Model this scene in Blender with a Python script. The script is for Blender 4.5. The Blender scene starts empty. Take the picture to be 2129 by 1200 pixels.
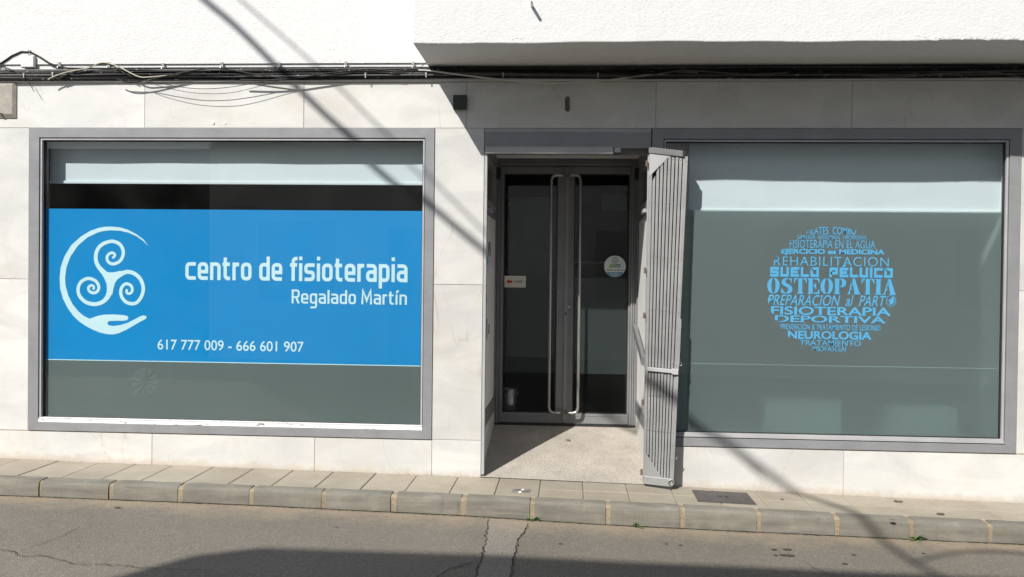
import bpy, bmesh, math, random
from mathutils import Vector, Matrix
random.seed(11)
S = bpy.context.scene
COL = S.collection
# ---------------------------------------------------------------- camera
F_PX, YAW, PIT, ROL, DD, ZC = 1850.0, -0.06345, -0.01255, 0.01139, 6.2, 1.41
_f = Vector((math.sin(YAW)*math.cos(PIT), math.cos(YAW)*math.cos(PIT), math.sin(PIT)))
_r = Vector((math.cos(YAW), -math.sin(YAW), 0)); _u = _r.cross(_f)
R0 = _r*math.cos(ROL)+_u*math.sin(ROL); U0 = -_r*math.sin(ROL)+_u*math.cos(ROL)
cam = bpy.data.cameras.new('camera'); co = bpy.data.objects.new('camera', cam); COL.objects.link(co)
cam.sensor_width = 36; cam.lens = F_PX/2129*36; cam.clip_end = 500; cam.clip_start = 0.05
co.matrix_world = Matrix(((R0.x, U0.x, -_f.x, 0), (R0.y, U0.y, -_f.y, -DD), (R0.z, U0.z, -_f.z, ZC), (0, 0, 0, 1)))
S.camera = co
# ---------------------------------------------------------------- light
L = Vector((.38, .62, -.627)).normalized()
elev = math.asin(-L.z); azim = math.atan2(-L.x, -L.y)
w = bpy.data.worlds.new("World"); S.world = w; w.use_nodes = True
nt = w.node_tree; bg = nt.nodes['Background']; sk = nt.nodes.new('ShaderNodeTexSky')
sk.sky_type = 'NISHITA'; sk.sun_disc = False; sk.sun_elevation = elev; sk.sun_rotation = azim
nt.links.new(sk.outputs[0], bg.inputs[0]); bg.inputs[1].default_value = .085
sl = bpy.data.lights.new('sun', 'SUN'); sl.energy = 4.6; sl.angle = math.radians(.52); sl.color = (1, .965, .905)
so = bpy.data.objects.new('sun', sl); COL.objects.link(so); so.location = (-6, -8, 12)
so.rotation_euler = L.to_track_quat('-Z', 'Y').to_euler()
S.view_settings.view_transform = 'Standard'; S.view_settings.look = 'None'
S.view_settings.exposure = 0.36; S.view_settings.gamma = 1
S.render.engine = 'CYCLES'
S.cycles.max_bounces = 10; S.cycles.transparent_max_bounces = 16

# ---------------------------------------------------------------- survey helpers: photo measurement -> metres on a real plane
def ray(px, py): return _f*F_PX+R0*(px-1064.5)-U0*(py-600)
def W(px, py, y=0.0):
    d = ray(px, py); d = d/d.y*(DD+y); return Vector((d.x, y, d.z+ZC))
def interp(x, xs, ys):
    if x <= xs[0]: return ys[0]+(x-xs[0])*(ys[1]-ys[0])/(xs[1]-xs[0])
    for i in range(len(xs)-1):
        if x <= xs[i+1]: break
    return ys[i]+(x-xs[i])*(ys[i+1]-ys[i])/(xs[i+1]-xs[i])
def zp(x): return interp(x, [-4.1, -3.385, -1.784, -.6, .741, 1.895, 3.088], [.057, .041, .023, .005, -.022, -.054, -.078])
def zr(x): return interp(x, [-3.45, -2.03, -.65, .26, 1.2, 2.6], [-.06, -.077, -.105, -.138, -.156, -.181])
def onsurf(px, py, zf, dz=0.0):
    d = ray(px, py); x = 0
    for i in range(12):
        t = (zf(x)+dz-ZC)/d.z; x = d.x*t
    return Vector((d.x*t, d.y*t-DD, zf(x)+dz))

# ---------------------------------------------------------------- materials
def mat(name):
    m = bpy.data.materials.new(name); m.use_nodes = True; n = m.node_tree.nodes
    return m, m.node_tree, n['Principled BSDF']
def N(t, typ, **k):
    n = t.nodes.new(typ)
    for a, b in k.items():
        if a in n.inputs.keys(): n.inputs[a].default_value = b
        else: setattr(n, a, b)
    return n
def ramp(t, src, stops):
    r = t.nodes.new('ShaderNodeValToRGB'); e = r.color_ramp.elements
    while len(e) < len(stops): e.new(.5)
    for i, (p, c) in enumerate(stops):
        e[i].position = p; e[i].color = (c, c, c, 1) if isinstance(c, (int, float)) else (*c, 1)
    t.links.new(src, r.inputs[0]); return r.outputs[0]
def noise(t, scale, detail=4, rough=.55, vec=None, dist=0):
    n = t.nodes.new('ShaderNodeTexNoise'); n.inputs['Scale'].default_value = scale
    n.inputs['Detail'].default_value = detail; n.inputs['Roughness'].default_value = rough; n.inputs['Distortion'].default_value = dist
    t.links.new(vec if vec else geo(t), n.inputs['Vector']); return n.outputs['Fac']
def geo(t):
    for n in t.nodes:
        if n.bl_idname == 'ShaderNodeNewGeometry': return n.outputs['Position']
    return t.nodes.new('ShaderNodeNewGeometry').outputs['Position']
def mapv(t, scale=(1, 1, 1), rot=(0, 0, 0), loc=(0, 0, 0), src=None):
    n = t.nodes.new('ShaderNodeMapping'); n.inputs['Scale'].default_value = scale; n.inputs['Rotation'].default_value = rot
    n.inputs['Location'].default_value = loc; t.links.new(src if src else geo(t), n.inputs['Vector']); return n.outputs[0]
def mix(t, fac, a, b, mode='MIX'):
    n = t.nodes.new('ShaderNodeMix'); n.data_type = 'RGBA'; n.blend_type = mode
    for s, v in ((0, fac), (6, a), (7, b)):
        if isinstance(v, bpy.types.NodeSocket): t.links.new(v, n.inputs[s])
        elif isinstance(v, (int, float)) and s == 0: n.inputs[0].default_value = v
        else: n.inputs[s].default_value = (v, v, v, 1) if isinstance(v, (int, float)) else (*v, 1)
    return n.outputs[2]
def math_(t, op, a, b=0.0):
    n = t.nodes.new('ShaderNodeMath'); n.operation = op
    for i, v in enumerate((a, b)):
        if isinstance(v, bpy.types.NodeSocket): t.links.new(v, n.inputs[i])
        else: n.inputs[i].default_value = v
    return n.outputs[0]
def bump(t, p, h, strength=.3, dist=.01, prev=None):
    b = t.nodes.new('ShaderNodeBump'); b.inputs['Strength'].default_value = strength; b.inputs['Distance'].default_value = dist
    t.links.new(h, b.inputs['Height'])
    if prev: t.links.new(prev, b.inputs['Normal'])
    t.links.new(b.outputs[0], p.inputs['Normal']); return b.outputs[0]
def simple(name, col, rough=.5, metal=0, var=.12, vs=6, bmp=0, bs=60, spec=.5):
    m, t, p = mat(name)
    c2 = tuple(c*(1-var) for c in col); c3 = tuple(min(1, c*(1+var*.6)) for c in col)
    f = noise(t, vs, 5, .6); c = ramp(t, f, [(.3, c2), (.7, c3)])
    t.links.new(c, p.inputs['Base Color']); p.inputs['Roughness'].default_value = rough; p.inputs['Metallic'].default_value = metal
    p.inputs['Specular IOR Level'].default_value = spec
    if bmp: bump(t, p, noise(t, bs, 4), bmp, .003)
    return m

def m_stucco(name='white_stucco', col=(.665, .665, .658)):
    m, t, p = mat(name)
    big = noise(t, 1.1, 4, .6); c = mix(t, ramp(t, big, [(.35, 0), (.75, .5)]), col, tuple(x*.95 for x in col))
    streak = noise(t, 1, 4, .6, mapv(t, (7, 7, .8)))
    c = mix(t, ramp(t, streak, [(.6, 0), (.8, .35)]), c, tuple(a*b for a, b in zip(col, (.9, .885, .85))))
    # pits
    v = t.nodes.new('ShaderNodeTexVoronoi'); v.inputs['Scale'].default_value = 26; v.inputs['Randomness'].default_value = 1
    t.links.new(mapv(t, (1, 1, 1.4)), v.inputs['Vector'])
    patch = ramp(t, noise(t, 2.2, 3), [(.45, 0), (.6, 1)])
    pit = math_(t, 'MULTIPLY', ramp(t, v.outputs['Distance'], [(.06, 1), (.14, 0)]), patch)
    c = mix(t, math_(t, 'MULTIPLY', pit, .5), c, (.42, .41, .39))
    t.links.new(c, p.inputs['Base Color']); p.inputs['Roughness'].default_value = .9; p.inputs['Specular IOR Level'].default_value = .15
    g = noise(t, 55, 5, .6, mapv(t, (1, 1, 1.3)))
    g2 = noise(t, 9, 4, .6)
    h = math_(t, 'ADD', math_(t, 'MULTIPLY', g, .8), math_(t, 'MULTIPLY', g2, 1.2))
    h = math_(t, 'SUBTRACT', h, math_(t, 'MULTIPLY', pit, 1.2))
    bump(t, p, h, .36, .012)
    return m
def m_marble():
    m, t, p = mat('cream_marble')
    g = t.nodes.new('ShaderNodeNewGeometry'); rnd = g.outputs['Random Per Island']
    cm = t.nodes.new('ShaderNodeCombineXYZ')
    t.links.new(math_(t, 'MULTIPLY', rnd, 37), cm.inputs[0]); t.links.new(math_(t, 'MULTIPLY', rnd, 91), cm.inputs[2])
    va = t.nodes.new('ShaderNodeVectorMath'); va.operation = 'ADD'; t.links.new(g.outputs['Position'], va.inputs[0]); t.links.new(cm.outputs[0], va.inputs[1])
    pos = va.outputs[0]
    base = ramp(t, noise(t, 1.3, 5, .6, pos, .6), [(.3, (.60, .60, .585)), (.5, (.655, .65, .625)), (.72, (.69, .68, .645))])
    sh = ramp(t, noise(t, 1, 4, .6, mapv(t, (1.5, 1, 3.4), (0, .5, 0), src=pos), 1.2), [(.4, 0), (.72, .75)])
    c = mix(t, sh, base, (.50, .50, .495))
    yel = ramp(t, noise(t, 1.7, 5, .65, mapv(t, (1, 1, 1), loc=(5, 3, 2), src=pos), .8), [(.52, 0), (.75, .75)])
    c = mix(t, math_(t, 'MULTIPLY', yel, .6), c, (.60, .545, .45))
    vn = noise(t, 1, 3, .5, mapv(t, (2.2, 1, .8), (0, .7, 0), (3, 0, 0), src=pos), 1.6)
    vein = ramp(t, math_(t, 'ABSOLUTE', math_(t, 'SUBTRACT', vn, .5)), [(0, .6), (.010, .0)])
    c = mix(t, math_(t, 'MULTIPLY', vein, ramp(t, noise(t, 2.5, 2, .5, pos), [(.5, 0), (.65, 1)])), c, (.45, .36, .27))
    c = mix(t, ramp(t, noise(t, 40, 3, .6, pos), [(.3, .1), (.7, 0)]), c, (.4, .4, .4))
    tone = math_(t, 'ADD', math_(t, 'MULTIPLY', rnd, .17), .885)
    c = mix(t, 1.0, c, (1, 1, 1), 'MULTIPLY'); mm = t.nodes.new('ShaderNodeVectorMath'); mm.operation = 'SCALE'
    t.links.new(c, mm.inputs[0]); t.links.new(tone, mm.inputs['Scale']); c = mm.outputs[0]
    # splashed dirt on the lowest part of the wall (a stain with its own ragged outline)
    sx = t.nodes.new('ShaderNodeSeparateXYZ'); t.links.new(g.outputs['Position'], sx.inputs[0])
    hgt = math_(t, 'ADD', sx.outputs[2], math_(t, 'MULTIPLY', sx.outputs[0], .0185))
    dn = math_(t, 'ADD', hgt, math_(t, 'MULTIPLY', noise(t, 11, 5, .7), .16))
    c = mix(t, ramp(t, dn, [(.07, .5), (.115, 0)]), c, (.48, .38, .27))
    t.links.new(c, p.inputs['Base Color']); p.inputs['Roughness'].default_value = .42; p.inputs['Specular IOR Level'].default_value = .35
    bump(t, p, noise(t, 5, 3, .5, pos), .08, .01)
    return m
def m_metal(name, col, rough=.45):
    m, t, p = mat(name)
    f = noise(t, 5, 5, .65); c = ramp(t, f, [(.3, tuple(x*.88 for x in col)), (.7, tuple(x*1.08 for x in col))])
    sp = ramp(t, noise(t, 45, 3, .7), [(.66, 0), (.72, .5)])
    c = mix(t, sp, c, tuple(x*.6 for x in col))
    sm = ramp(t, noise(t, 1, 4, .6, mapv(t, (3, 3, 22))), [(.55, 0), (.75, .3)])
    c = mix(t, sm, c, tuple(min(1, x*1.35) for x in col))
    t.links.new(c, p.inputs['Base Color']); t.links.new(ramp(t, f, [(.2, rough-.08), (.8, rough+.12)]), p.inputs['Roughness'])
    p.inputs['Specular IOR Level'].default_value = .4
    bump(t, p, noise(t, 30, 3), .06, .003); return m
def m_asphalt(name, a, b, off=0):
    m, t, p = mat(name)
    c = ramp(t, noise(t, .9, 5, .6, mapv(t, loc=(off, 0, 0))), [(.3, a), (.7, b)])
    v = t.nodes.new('ShaderNodeTexVoronoi'); v.inputs['Scale'].default_value = 95; t.links.new(geo(t), v.inputs['Vector'])
    sp = ramp(t, v.outputs['Color'], [(.0, .72), (.45, .97), (.8, 1.03), (.95, 1.4)])
    c = mix(t, 1, c, sp, 'MULTIPLY')
    sp2 = ramp(t, noise(t, 260, 2), [(.3, .86), (.7, 1.14)]); c = mix(t, 1, c, sp2, 'MULTIPLY')
    c = mix(t, ramp(t, noise(t, 26, 3, .6), [(.70, 0), (.76, .4)]), c, tuple(x*.5 for x in a))
    # sandy dust lying along the gutter
    sx = t.nodes.new('ShaderNodeSeparateXYZ'); t.links.new(geo(t), sx.inputs[0])
    d = math_(t, 'ADD', sx.outputs[1], math_(t, 'MULTIPLY', noise(t, 4, 6, .7), .75))
    dust = ramp(t, d, [(-.42+.0, 0), (-.2, .85)])
    rr = t.nodes.new('ShaderNodeMapRange'); rr.inputs[1].default_value = -.52; rr.inputs[2].default_value = -.22
    t.links.new(d, rr.inputs[0])
    c = mix(t, math_(t, 'MULTIPLY', rr.outputs[0], .6), c, (.34, .27, .185))
    t.links.new(c, p.inputs['Base Color']); p.inputs['Roughness'].default_value = .88; p.inputs['Specular IOR Level'].default_value = .25
    h = math_(t, 'ADD', v.outputs['Distance'], noise(t, 140, 3)); bump(t, p, h, .5, .006)
    return m
def m_concrete(name, a, b, speck=.25, scale=70, streak=False):
    m, t, p = mat(name)
    g = t.nodes.new('ShaderNodeNewGeometry'); rnd = g.outputs['Random Per Island']
    c = ramp(t, noise(t, 3.5, 6, .65, g.outputs['Position']), [(.3, a), (.7, b)])
    t2 = math_(t, 'ADD', math_(t, 'MULTIPLY', rnd, .14), .93)
    mm = t.nodes.new('ShaderNodeVectorMath'); mm.operation = 'SCALE'; t.links.new(c, mm.inputs[0]); t.links.new(t2, mm.inputs['Scale']); c = mm.outputs[0]
    c = mix(t, 1, c, ramp(t, noise(t, scale*2.2, 3, .7, g.outputs['Position']), [(.25, 1-speck), (.75, 1+speck)]), 'MULTIPLY')
    c = mix(t, ramp(t, noise(t, 20, 4, .7, g.outputs['Position']), [(.62, 0), (.72, .45)]), c, tuple(x*.68 for x in a))
    t.links.new(c, p.inputs['Base Color']); p.inputs['Roughness'].default_value = .85; p.inputs['Specular IOR Level'].default_value = .25
    if streak:
        sk_ = ramp(t, noise(t, 1, 5, .65, mapv(t, (2.2, 5, 26), src=g.outputs['Position'])), [(.42, 0), (.62, .5)])
        c = mix(t, sk_, c, tuple(x*.62 for x in a)); sv = ramp(t, noise(t, 1, 4, .6, mapv(t, (40, 6, 3), src=g.outputs['Position'])), [(.64, 0), (.70, .35)])
        c = mix(t, sv, c, tuple(x*.5 for x in a)); lt_ = ramp(t, noise(t, 6, 4, .6, g.outputs['Position']), [(.55, 0), (.7, .4)]); c = mix(t, lt_, c, tuple(x*1.25 for x in b))
        t.links.new(c, p.inputs['Base Color'])
    bump(t, p, noise(t, scale, 4, .6, g.outputs['Position']), .35, .005); return m
def m_glass(name, tint=(.965, .975, .98), ior=1.5):
    m = bpy.data.materials.new(name); m.use_nodes = True; t = m.node_tree; t.nodes.clear()
    o = t.nodes.new('ShaderNodeOutputMaterial'); tr = t.nodes.new('ShaderNodeBsdfTransparent'); tr.inputs[0].default_value = (*tint, 1)
    gl = t.nodes.new('ShaderNodeBsdfGlossy'); gl.inputs['Roughness'].default_value = 0.0; gl.inputs[0].default_value = (1, 1, 1, 1)
    fr = t.nodes.new('ShaderNodeFresnel'); fr.inputs[0].default_value = ior
    gg = t.nodes.new('ShaderNodeNewGeometry'); fac = math_(t, 'MULTIPLY', math_(t, 'MULTIPLY', fr.outputs[0], 1.3), math_(t, 'SUBTRACT', 1.0, gg.outputs['Backfacing']))
    mx = t.nodes.new('ShaderNodeMixShader'); t.links.new(fac, mx.inputs[0]); t.links.new(tr.outputs[0], mx.inputs[1]); t.links.new(gl.outputs[0], mx.inputs[2])
    # faint dust on the pane
    df = t.nodes.new('ShaderNodeBsdfDiffuse'); df.inputs[0].default_value = (.6, .6, .58, 1)
    m2 = t.nodes.new('ShaderNodeMixShader'); dst = ramp(t, noise(t, 3, 6, .7), [(.4, .002), (.8, .010)])
    t.links.new(dst, m2.inputs[0]); t.links.new(mx.outputs[0], m2.inputs[1]); t.links.new(df.outputs[0], m2.inputs[2])
    t.links.new(m2.outputs[0], o.inputs[0]); return m
def m_film(name, col, trans=.35, rough=.3, thru=.22, clear=.3):
    m = bpy.data.materials.new(name); m.use_nodes = True; t = m.node_tree; p = t.nodes['Principled BSDF']; o = t.nodes['Material Output']
    c = ramp(t, noise(t, .8, 3, .5), [(.3, tuple(x*.93 for x in col)), (.7, tuple(x*1.05 for x in col))])
    c = mix(t, ramp(t, noise(t, 350, 2), [(.3, 0), (.7, .12)]), c, tuple(x*.7 for x in col))
    t.links.new(c, p.inputs['Base Color']); p.inputs['Roughness'].default_value = rough; p.inputs['Specular IOR Level'].default_value = .25
    tl = t.nodes.new('ShaderNodeBsdfTranslucent'); tl.inputs[0].default_value = (.8, .88, .86, 1)
    mx = t.nodes.new('ShaderNodeMixShader'); mx.inputs[0].default_value = trans
    t.links.new(p.outputs[0], mx.inputs[1]); t.links.new(tl.outputs[0], mx.inputs[2])
    # a little light goes straight through (blurred view of the added reveals behind)
    tp = t.nodes.new('ShaderNodeBsdfTransparent'); tp.inputs[0].default_value = (.75, .85, .83, 1)
    rf = t.nodes.new('ShaderNodeBsdfRefraction'); rf.inputs['Roughness'].default_value = .5; rf.inputs['IOR'].default_value = 1.08; rf.inputs[0].default_value = (.9, 1, .98, 1)
    ma = t.nodes.new('ShaderNodeMixShader'); ma.inputs[0].default_value = 1-clear; t.links.new(tp.outputs[0], ma.inputs[1]); t.links.new(rf.outputs[0], ma.inputs[2])
    mb_ = t.nodes.new('ShaderNodeMixShader'); mb_.inputs[0].default_value = thru; t.links.new(mx.outputs[0], mb_.inputs[1]); t.links.new(ma.outputs[0], mb_.inputs[2])
    t.links.new(mb_.outputs[0], o.inputs[0]); return m
def m_sheer(name, col):
    m = bpy.data.materials.new(name); m.use_nodes = True; t = m.node_tree; p = t.nodes['Principled BSDF']; o = t.nodes['Material Output']
    c = ramp(t, noise(t, 1, 4, .6, mapv(t, (2, 2, 9))), [(.3, tuple(x*.95 for x in col)), (.7, col)])
    t.links.new(c, p.inputs['Base Color']); p.inputs['Roughness'].default_value = .85; p.inputs['Specular IOR Level'].default_value = .1
    tl = t.nodes.new('ShaderNodeBsdfTranslucent'); tl.inputs[0].default_value = (*col, 1)
    mx = t.nodes.new('ShaderNodeMixShader'); mx.inputs[0].default_value = .18
    t.links.new(p.outputs[0], mx.inputs[1]); t.links.new(tl.outputs[0], mx.inputs[2]); t.links.new(mx.outputs[0], o.inputs[0])
    bump(t, p, noise(t, 1, 3, .5, mapv(t, (2.5, 2.5, .8))), .5, .03); return m
def m_flakes(name):
    m, t, p = mat(name)
    f = noise(t, 1, 5, .7, mapv(t, (14, 60, 60)))
    c = mix(t, ramp(t, f, [(.60, 0), (.63, 1)]), (.80, .80, .79), (.13, .13, .13))
    t.links.new(c, p.inputs['Base Color']); p.inputs['Roughness'].default_value = .6; bump(t, p, f, .3, .004); return m
def m_cable(name, col, spots=.5):
    m, t, p = mat(name)
    f = noise(t, 1, 4, .7, mapv(t, (30, 90, 90)))
    c = mix(t, ramp(t, f, [(.645, 0), (.67, spots)]), col, (.75, .75, .73))
    c = mix(t, ramp(t, noise(t, 3, 4), [(.45, 0), (.8, .2)]), c, (.12, .115, .105))
    t.links.new(c, p.inputs['Base Color']); p.inputs['Roughness'].default_value = .6; p.inputs['Specular IOR Level'].default_value = .25; return m

STUCCO = m_stucco(); MARBLE = m_marble()
GROUT = simple('beige_grout', (.42, .34, .25), .9, var=.3, vs=20)
METAL = m_metal('grey_painted_metal', (.245, .25, .262), .42)
METAL_L = m_metal('light_grey_metal', (.40, .40, .405), .42)
METAL_D = m_metal('dark_grey_metal', (.17, .172, .175), .45)
GATE = m_metal('gate_paint', (.30, .302, .30), .46); GATE.node_tree.nodes['Principled BSDF'].inputs['Metallic'].default_value = .3
STEEL = simple('brushed_steel', (.42, .41, .40), .32, .75, .1, 12)
GALV = simple('galvanised_steel', (.55, .56, .56), .3, .8, .5, 30)
GASKET = simple('black_gasket', (.02, .02, .022), .6)
FLAKES = m_flakes('flaking_white_paint')
GLASS = m_glass('clear_glass'); GLASS_D = m_glass('door_glass', (.90, .92, .92))
FILM = m_film('grey_green_film', (.175, .222, .216), .34, .38)
FILM_R = m_film('etched_film', (.26, .32, .318), .22, .34, .54, .24)
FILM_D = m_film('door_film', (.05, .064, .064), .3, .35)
BLIND = m_sheer('white_blind', (.69, .785, .80))
BLUE = simple('blue_vinyl', (.003, .225, .515), .35, 0, .06, .8, spec=.3)
PALE = simple('pale_vinyl', (.52, .73, .77), .4, 0, .05, 3, spec=.3)
SKYB = simple('light_blue_vinyl', (.10, .42, .70), .4, 0, .05, 3, spec=.3)
DARKROOM = simple('unlit_interior', (.018, .019, .019), .9)  # near-black so the rooms look unlit; their darkness is put into the colour
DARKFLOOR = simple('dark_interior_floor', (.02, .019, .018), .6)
INT_PANEL = simple('interior_panel_paint', (.30, .33, .35), .8)
WHITE = simple('white_paint', (.74, .735, .72), .5, var=.06)
GREENBOX = simple('dark_green_plastic', (.028, .038, .034), .5)
ASPH = m_asphalt('worn_asphalt', (.165, .148, .122), (.20, .18, .15))
ASPH2 = m_asphalt('trench_asphalt', (.20, .186, .162), (.235, .215, .185), 7)
CRACK = simple('crack_dark', (.03, .028, .025), .9)
STAIN = simple('tar_spot', (.06, .055, .05), .6)
PAVE = m_concrete('beige_concrete_slab', (.29, .253, .195), (.365, .325, .262), .12)
KERB = m_concrete('grey_concrete_kerb', (.175, .163, .136), (.235, .22, .185), .12, 70, True)
SAND = m_concrete('sandy_mortar', (.225, .18, .122), (.33, .27, .188), .45, 60)
RAMP = m_concrete('granite_terrazzo', (.31, .28, .24), (.44, .40, .35), .55, 60)
IRON = simple('cast_iron_cover', (.11, .10, .095), .55, .3, .3, 30)
CAB_K = m_cable('black_cable', (.009, .009, .010), .7); CAB_G = m_cable('grey_cable', (.10, .10, .10), .8)
CAB_T = m_cable('tan_cable', (.42, .40, .30), .2); CAB_W = m_cable('whitewashed_cable', (.52, .51, .48), .3)
CLIP = simple('galvanised_clip', (.45, .44, .42), .4, .5)
LEAF = simple('weed_leaf', (.11, .18, .055), .6, var=.4, vs=30)
RUST = simple('rusty_metal', (.16, .11, .085), .8, var=.5, vs=60, bmp=.5)
STONE = simple('weathered_plate', (.36, .33, .29), .8, var=.2, vs=25, bmp=.6, bs=90)

# ---------------------------------------------------------------- mesh helpers
ORG = {}
class MB:
    def __init__(s): s.v = []; s.f = []
    def add(s, vs, fs):
        b = len(s.v); s.v += [tuple(v) for v in vs]; s.f += [tuple(b+i for i in f) for f in fs]; return s
    def hexa(s, c):      # 8 corners: bottom 4 (ccw), top 4
        return s.add(c, [(0, 3, 2, 1), (4, 5, 6, 7), (0, 1, 5, 4), (1, 2, 6, 5), (2, 3, 7, 6), (3, 0, 4, 7)])
    def box(s, x0, x1, y0, y1, z0, z1):
        return s.hexa([(x0, y0, z0), (x1, y0, z0), (x1, y1, z0), (x0, y1, z0), (x0, y0, z1), (x1, y0, z1), (x1, y1, z1), (x0, y1, z1)])
    def prism(s, pts, y0, y1):   # polygon in xz extruded along y
        n = len(pts); vs = [(p[0], y0, p[1]) for p in pts]+[(p[0], y1, p[1]) for p in pts]
        return s.add(vs, [tuple(range(n)), tuple(range(2*n-1, n-1, -1))]+[(i, i+n, (i+1) % n+n, (i+1) % n) for i in range(n)])
    def tube(s, pts, r, n=8, cap=True):
        pts = [Vector(p) for p in pts]; rs = r if isinstance(r, (list, tuple)) else [r]*len(pts)
        t0 = (pts[1]-pts[0]).normalized(); a = Vector((0, 0, 1)) if abs(t0.z) < .9 else Vector((1, 0, 0))
        u = t0.cross(a).normalized(); b = len(s.v)
        for i, p in enumerate(pts):
            tt = (pts[min(i+1, len(pts)-1)]-pts[max(i-1, 0)]).normalized()
            u = (u-tt*u.dot(tt)).normalized(); v = tt.cross(u)
            for k in range(n):
                th = 2*math.pi*k/n; s.v.append(tuple(p+(u*math.cos(th)+v*math.sin(th))*rs[i]))
        for i in range(len(pts)-1):
            for k in range(n):
                s.f.append((b+i*n+k, b+i*n+(k+1) % n, b+(i+1)*n+(k+1) % n, b+(i+1)*n+k))
        if cap: s.f.append(tuple(b+k for k in range(n-1, -1, -1))); e = b+(len(pts)-1)*n; s.f.append(tuple(e+k for k in range(n)))
        return s
    def ring(s, c, r, rt, axis='y', n=20, a0=0, a1=2*math.pi):
        P = []
        for i in range(n+1):
            th = a0+(a1-a0)*i/n
            o = {'y': (math.cos(th)*r, 0, math.sin(th)*r), 'z': (math.cos(th)*r, math.sin(th)*r, 0), 'x': (0, math.cos(th)*r, math.sin(th)*r)}[axis]
            P.append((c[0]+o[0], c[1]+o[1], c[2]+o[2]))
        return s.tube(P, rt, 8)
    def build(s, name, m, parent=None, smooth=False, bev=0, loc=None):
        me = bpy.data.meshes.new(name); o = bpy.data.objects.new(name, me); COL.objects.link(o)
        if parent is not None: off = ORG[parent.name]
        elif loc is not None: off = Vector(loc)
        else:
            xs = [v[0] for v in s.v]; ys = [v[1] for v in s.v]; zs = [v[2] for v in s.v]
            off = Vector(((min(xs)+max(xs))/2, (min(ys)+max(ys))/2, min(zs)))
        me.from_pydata([tuple(Vector(v)-off) for v in s.v], [], s.f); me.materials.append(m)
        bm = bmesh.new(); bm.from_mesh(me); bmesh.ops.recalc_face_normals(bm, faces=bm.faces); bm.to_mesh(me); bm.free()
        ORG[o.name] = off
        if parent is not None: o.parent = parent
        else: o.location = off
        if smooth:
            for p in me.polygons: p.use_smooth = True
            try:
                me.set_sharp_from_angle(angle=math.radians(40))
            except Exception: pass
        if bev:
            md = o.modifiers.new('bevel', 'BEVEL'); md.width = bev; md.segments = 2; md.limit_method = 'ANGLE'
        return o
def tag(o, label=None, cat=None, group=None, kind=None):
    if label: o['label'] = label
    if cat: o['category'] = cat
    if group: o['group'] = group
    if kind: o['kind'] = kind
    return o
def empty(name, loc, label, cat, group=None):
    o = bpy.data.objects.new(name, None); COL.objects.link(o); o.location = loc; o.empty_display_size = .1
    ORG[o.name] = Vector(loc); return tag(o, label, cat, group)
def spline(pts, k=8):
    P = [Vector(p) for p in pts]; out = []
    for i in range(len(P)-1):
        a, b, c, d = P[max(i-1, 0)], P[i], P[i+1], P[min(i+2, len(P)-1)]
        for j in range(k):
            t = j/k
            out.append(.5*((2*b)+(c-a)*t+(2*a-5*b+4*c-d)*t*t+(3*b-a-3*c+d)*t**3))
    out.append(P[-1]); return out
def frame4(mb, x0, x1, z0, z1, wl, wr, wb, wt, y0, y1):
    """mitred rectangular frame"""
    O = [(x0, z0), (x1, z0), (x1, z1), (x0, z1)]; I = [(x0+wl, z0+wb), (x1-wr, z0+wb), (x1-wr, z1-wt), (x0+wl, z1-wt)]
    for i in range(4):
        j = (i+1) % 4; mb.prism([O[i], O[j], I[j], I[i]], y0, y1)
    return mb
def rect(px0, py0, px1, py1, y=0):
    a = W(px0, py0, y); b = W(px1, py1, y); return a.x, b.x, b.z, a.z

# ---------------------------------------------------------------- ground
def profile_sheet(name, m, zf, xs, ys, dz=0, zadd=lambda x, y: 0):
    mb = MB(); nx = len(xs)
    vs = [(x, y, zf(x)+dz+zadd(x, y)) for y in ys for x in xs]
    fs = [(j*nx+i, j*nx+i+1, (j+1)*nx+i+1, (j+1)*nx+i) for j in range(len(ys)-1) for i in range(nx-1)]
    mb.add(vs, fs); o = mb.build(name, m, loc=(0, 0, 0)); tag(o, kind='structure'); return o
def zclamp(f, a=-14, b=14): return lambda x: f(max(a, min(b, x)))
zpc = zclamp(zp); zrc = zclamp(zr)
xs = [-120, -60, -30, -14, -9, -6]+[-4.1+.35*i for i in range(22)]+[4, 6, 9, 14, 30, 60, 120]
road = profile_sheet('road', ASPH, zrc, xs, [-80, -40, -16, -9, -6, -4, -3, -2.4, -2, -1.6, -1.2, -.9, -.7, -.598, -.45, .2, 10, 60], -.004,
                     lambda x, y: -.02*math.exp(-((y+.75)/.5)**2)+.02)
road['kind'] = 'structure'
def rz(x, y): return zrc(x)-.004-.02*math.exp(-((y+.75)/.5)**2)+.02
# trench patch in the road
def roadpt(px, py, dz=.0):
    p = onsurf(px, py, zr); p = onsurf(px, py, lambda x: rz(x, p.y)); return Vector((p.x, p.y, rz(p.x, p.y)+dz))
lt = [(1014, 1078), (1013, 1105), (1008, 1140), (1003, 1165), (995, 1190), (990, 1200), (975, 1240)]
rt = [(1098, 1088), (1090, 1105), (1075, 1125), (1072, 1145), (1066, 1165), (1062, 1188), (1050, 1240)]
mb = MB(); vs = []
for (a, b) in zip(lt, rt):
    A = roadpt(*a, .004); B = roadpt(*b, .004)
    for i in range(7): vs.append(A.lerp(B, i/6))
mb.add(vs, [(j*7+i, j*7+i+1, (j+1)*7+i+1, (j+1)*7+i) for j in range(len(lt)-1) for i in range(6)])
tr = mb.build('trench_patch', ASPH2, road)
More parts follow.
